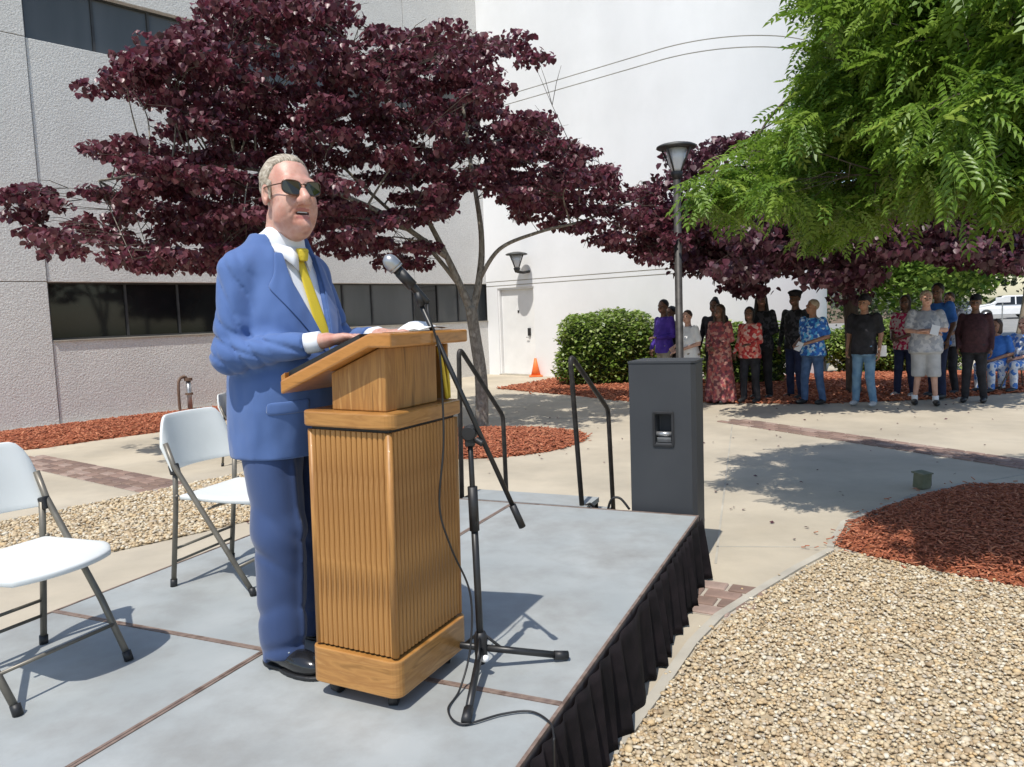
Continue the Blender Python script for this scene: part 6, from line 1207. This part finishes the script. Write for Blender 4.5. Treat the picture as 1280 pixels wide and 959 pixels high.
for s in (-1,1):
    rows=[]
    for i in range(15):
        t=i/14; z=1.09+.40*t; inner=min(.078,(z-1.10)*.275-.004) if z>1.10 else -.004
        wd=.012+.082*min(1,t/.62)**.8 if t<.66 else (.094-.018*(t-.66)/.08 if t<.74 else .060-.035*(t-.74)/.26)
        rows.append([[s*(inner+wd*j/4),z+.020*(j/4)*(1 if t<.7 else .2)] for j in range(5)])
    drape('lapel',rows,tf,-.007,'suit',.005)
rows=[[[ (x*wd)+.004,z] for x in (-1,-.5,0,.5,1)] for z,wd in [(1.470-.370*i/12,.019+.020*(i/12)) for i in range(13)]]
sf_=lambda P: torso(P,-.020)
drape('tie',rows,sf_,-.010,'tie_yellow',.005)
def knot(P): return loftsdf(P,[(1.462,.012,.013,-.114),(1.480,.017,.016,-.113),(1.502,.0225,.017,-.110),(1.508,.020,.014,-.108)],3)
V,F=iso(knot,(-.04,-.145,1.44),(.04,-.08,1.53),.0036); mesh('tie_knot',V,F,'tie_yellow',MN,smooth=True)
for s in (-1,1):   # shirt collar leaves
    V=[];n=12
    for i in range(n+1):
        t=i/n; a=math.pi/2-s*0+ (math.pi*.0); th=math.pi/2+ s*(-1)*(t*(math.pi-.16)); 
        r_=.082; x_=r_*math.cos(th);y_=-.006+.087*math.sin(th)*(1 if math.sin(th)>0 else 1.10); zt_=1.563-.060*t**1.2; fl=.026+.050*max(0,(t-.60)/.40)**1.4
        V.append((x_,y_,zt_)); V.append((x_*1.06+s*.014*t,y_*1.05-.010*t,zt_-fl))
    F=[(2*i,2*i+2,2*i+3,2*i+1) for i in range(n)]
    o=mesh('collar',V,F,'shirt_white',MN,smooth=True); q=o.modifiers.new('t','SOLIDIFY'); q.thickness=.003
for s in (-1,1):   # cuffs
    w_=Vector(WR[s][0]);e=Vector(EB[s]); d=(w_-e).normalized()
    mb=MB(); mb.tube([w_-d*.065,w_-d*.03,w_-d*.004,w_-d*.001],[.036,.0355,.0345,.031],18,cap=True); mb.build('cuff','shirt_white',MN,True)
    for k in range(3):
        p=w_-d*(.075+.014*k)+Vector((s*.040,.012,-.012)); MB().lathe([(.006,0),(.006,.003),(0,.004)],tuple(p),10).build('button','suit_dark',MN)
MB().lathe([(0,.004),(.009,.003),(.009,0)],(0,0,0),12,cap=False).xf(Matrix.Translation((.006,-.226,1.085))@Matrix.Rotation(R(90),4,'X')).build('button','suit_dark',MN)
for s in (-1,1): drape('pocket_flap',[[[s*(.10+.13*j/6*.85),.985-.045*i/2-.006*j/6] for j in range(7)] for i in range(3)],tf,-.006,'suit',.005)
drape('breast_pocket',[[[.085+.08*j/4,1.285-.018*i+.012*j/4] for j in range(5)] for i in range(2)],tf,-.004,'suit',.004)
def trous(P):
    d=loftsdf(P,[(.80,.178,.150,.0),(.95,.180,.160,-.01)],2.3)
    K={-1:((-.098,0,.86),(-.116,-.030,.50),(-.122,-.020,.05)),1:((.098,0,.86),(.112,.02,.50),(.115,.04,.05))}
    for s in (-1,1):
        a,b,c=K[s]; l=smin(rc(P,a,b,.112,.086),rc(P,b,c,.086,.074,(1,1.12,1)),.03); d=smin(d,l,.02)
    cr=.0075*crease(P[:,2]*20+P[:,0]*9+P[:,1]*8+nz(P,9,2))*np.exp(-((P[:,2]-.15)/.13)**2)+.006*crease(P[:,2]*13+P[:,0]*12-P[:,1]*9+nz(P,7,1))*np.exp(-((P[:,2]-.5)/.20)**2)+.006*crease(P[:,2]*14+np.abs(P[:,0])*18)*np.exp(-((P[:,2]-.82)/.08)**2)-.007*(P[:,1]<0)*(np.exp(-((P[:,0]+.112)/.010)**2)+np.exp(-((P[:,0]-.110)/.010)**2))*(P[:,2]<.8)
    d=np.maximum(d,.052-P[:,2]-.02*(P[:,1]>.0))
    return d+cr*1.5+.003*nz(P,9,4)
V,F=iso(trous,(-.26,-.22,.01),(.26,.24,.98),.0085); soft(mesh('trousers',V,F,'trouser',MN,smooth=True))
for s,(ax,ay) in ((-1,(-.125,-.012)),(1,(.12,.045))):
    def sf(P):
        x=P[:,0]-ax+ .05*s*np.minimum(0,P[:,1]-ay)*-.0; y=P[:,1]-ay; Q=np.stack([P[:,0]-ax-s*.10*np.maximum(0,-y),y,P[:,2]],1)
        d=el(Q,(0,-.105,.040),(.050,.105,.042)); d=smin(d,el(Q,(0,.0,.055),(.042,.075,.055)),.03); d=smin(d,rc(Q,(0,.02,.06),(0,.02,.11),.040,.038),.02)
        return np.maximum(d,.012-P[:,2])
    V,F=iso(sf,(ax-.1,ay-.25,0),(ax+.1,ay+.11,.16),.006); sh_=mesh('shoe',V,F,'black_gloss',MN,smooth=True)
    def so_(P):
        Q=np.stack([P[:,0]-ax-s*.10*np.maximum(0,-(P[:,1]-ay)),P[:,1]-ay,P[:,2]],1); d=el(Q,(0,-.10,.0),(.054,.118,.2)); d=np.minimum(d,el(Q,(0,.005,.0),(.044,.085,.2))); return np.maximum(d,np.maximum(.001-P[:,2],P[:,2]-.016))
    V,F=iso(so_,(ax-.1,ay-.26,-.01),(ax+.1,ay+.12,.03),.005); mesh('sole',V,F,'black',sh_)
    MB().tube([(ax+s*.012-.030,ay-.075,.079),(ax+s*.012,ay-.082,.087),(ax+s*.012+.030,ay-.075,.079)],.004,6).build('buckle','chrome',sh_,True)
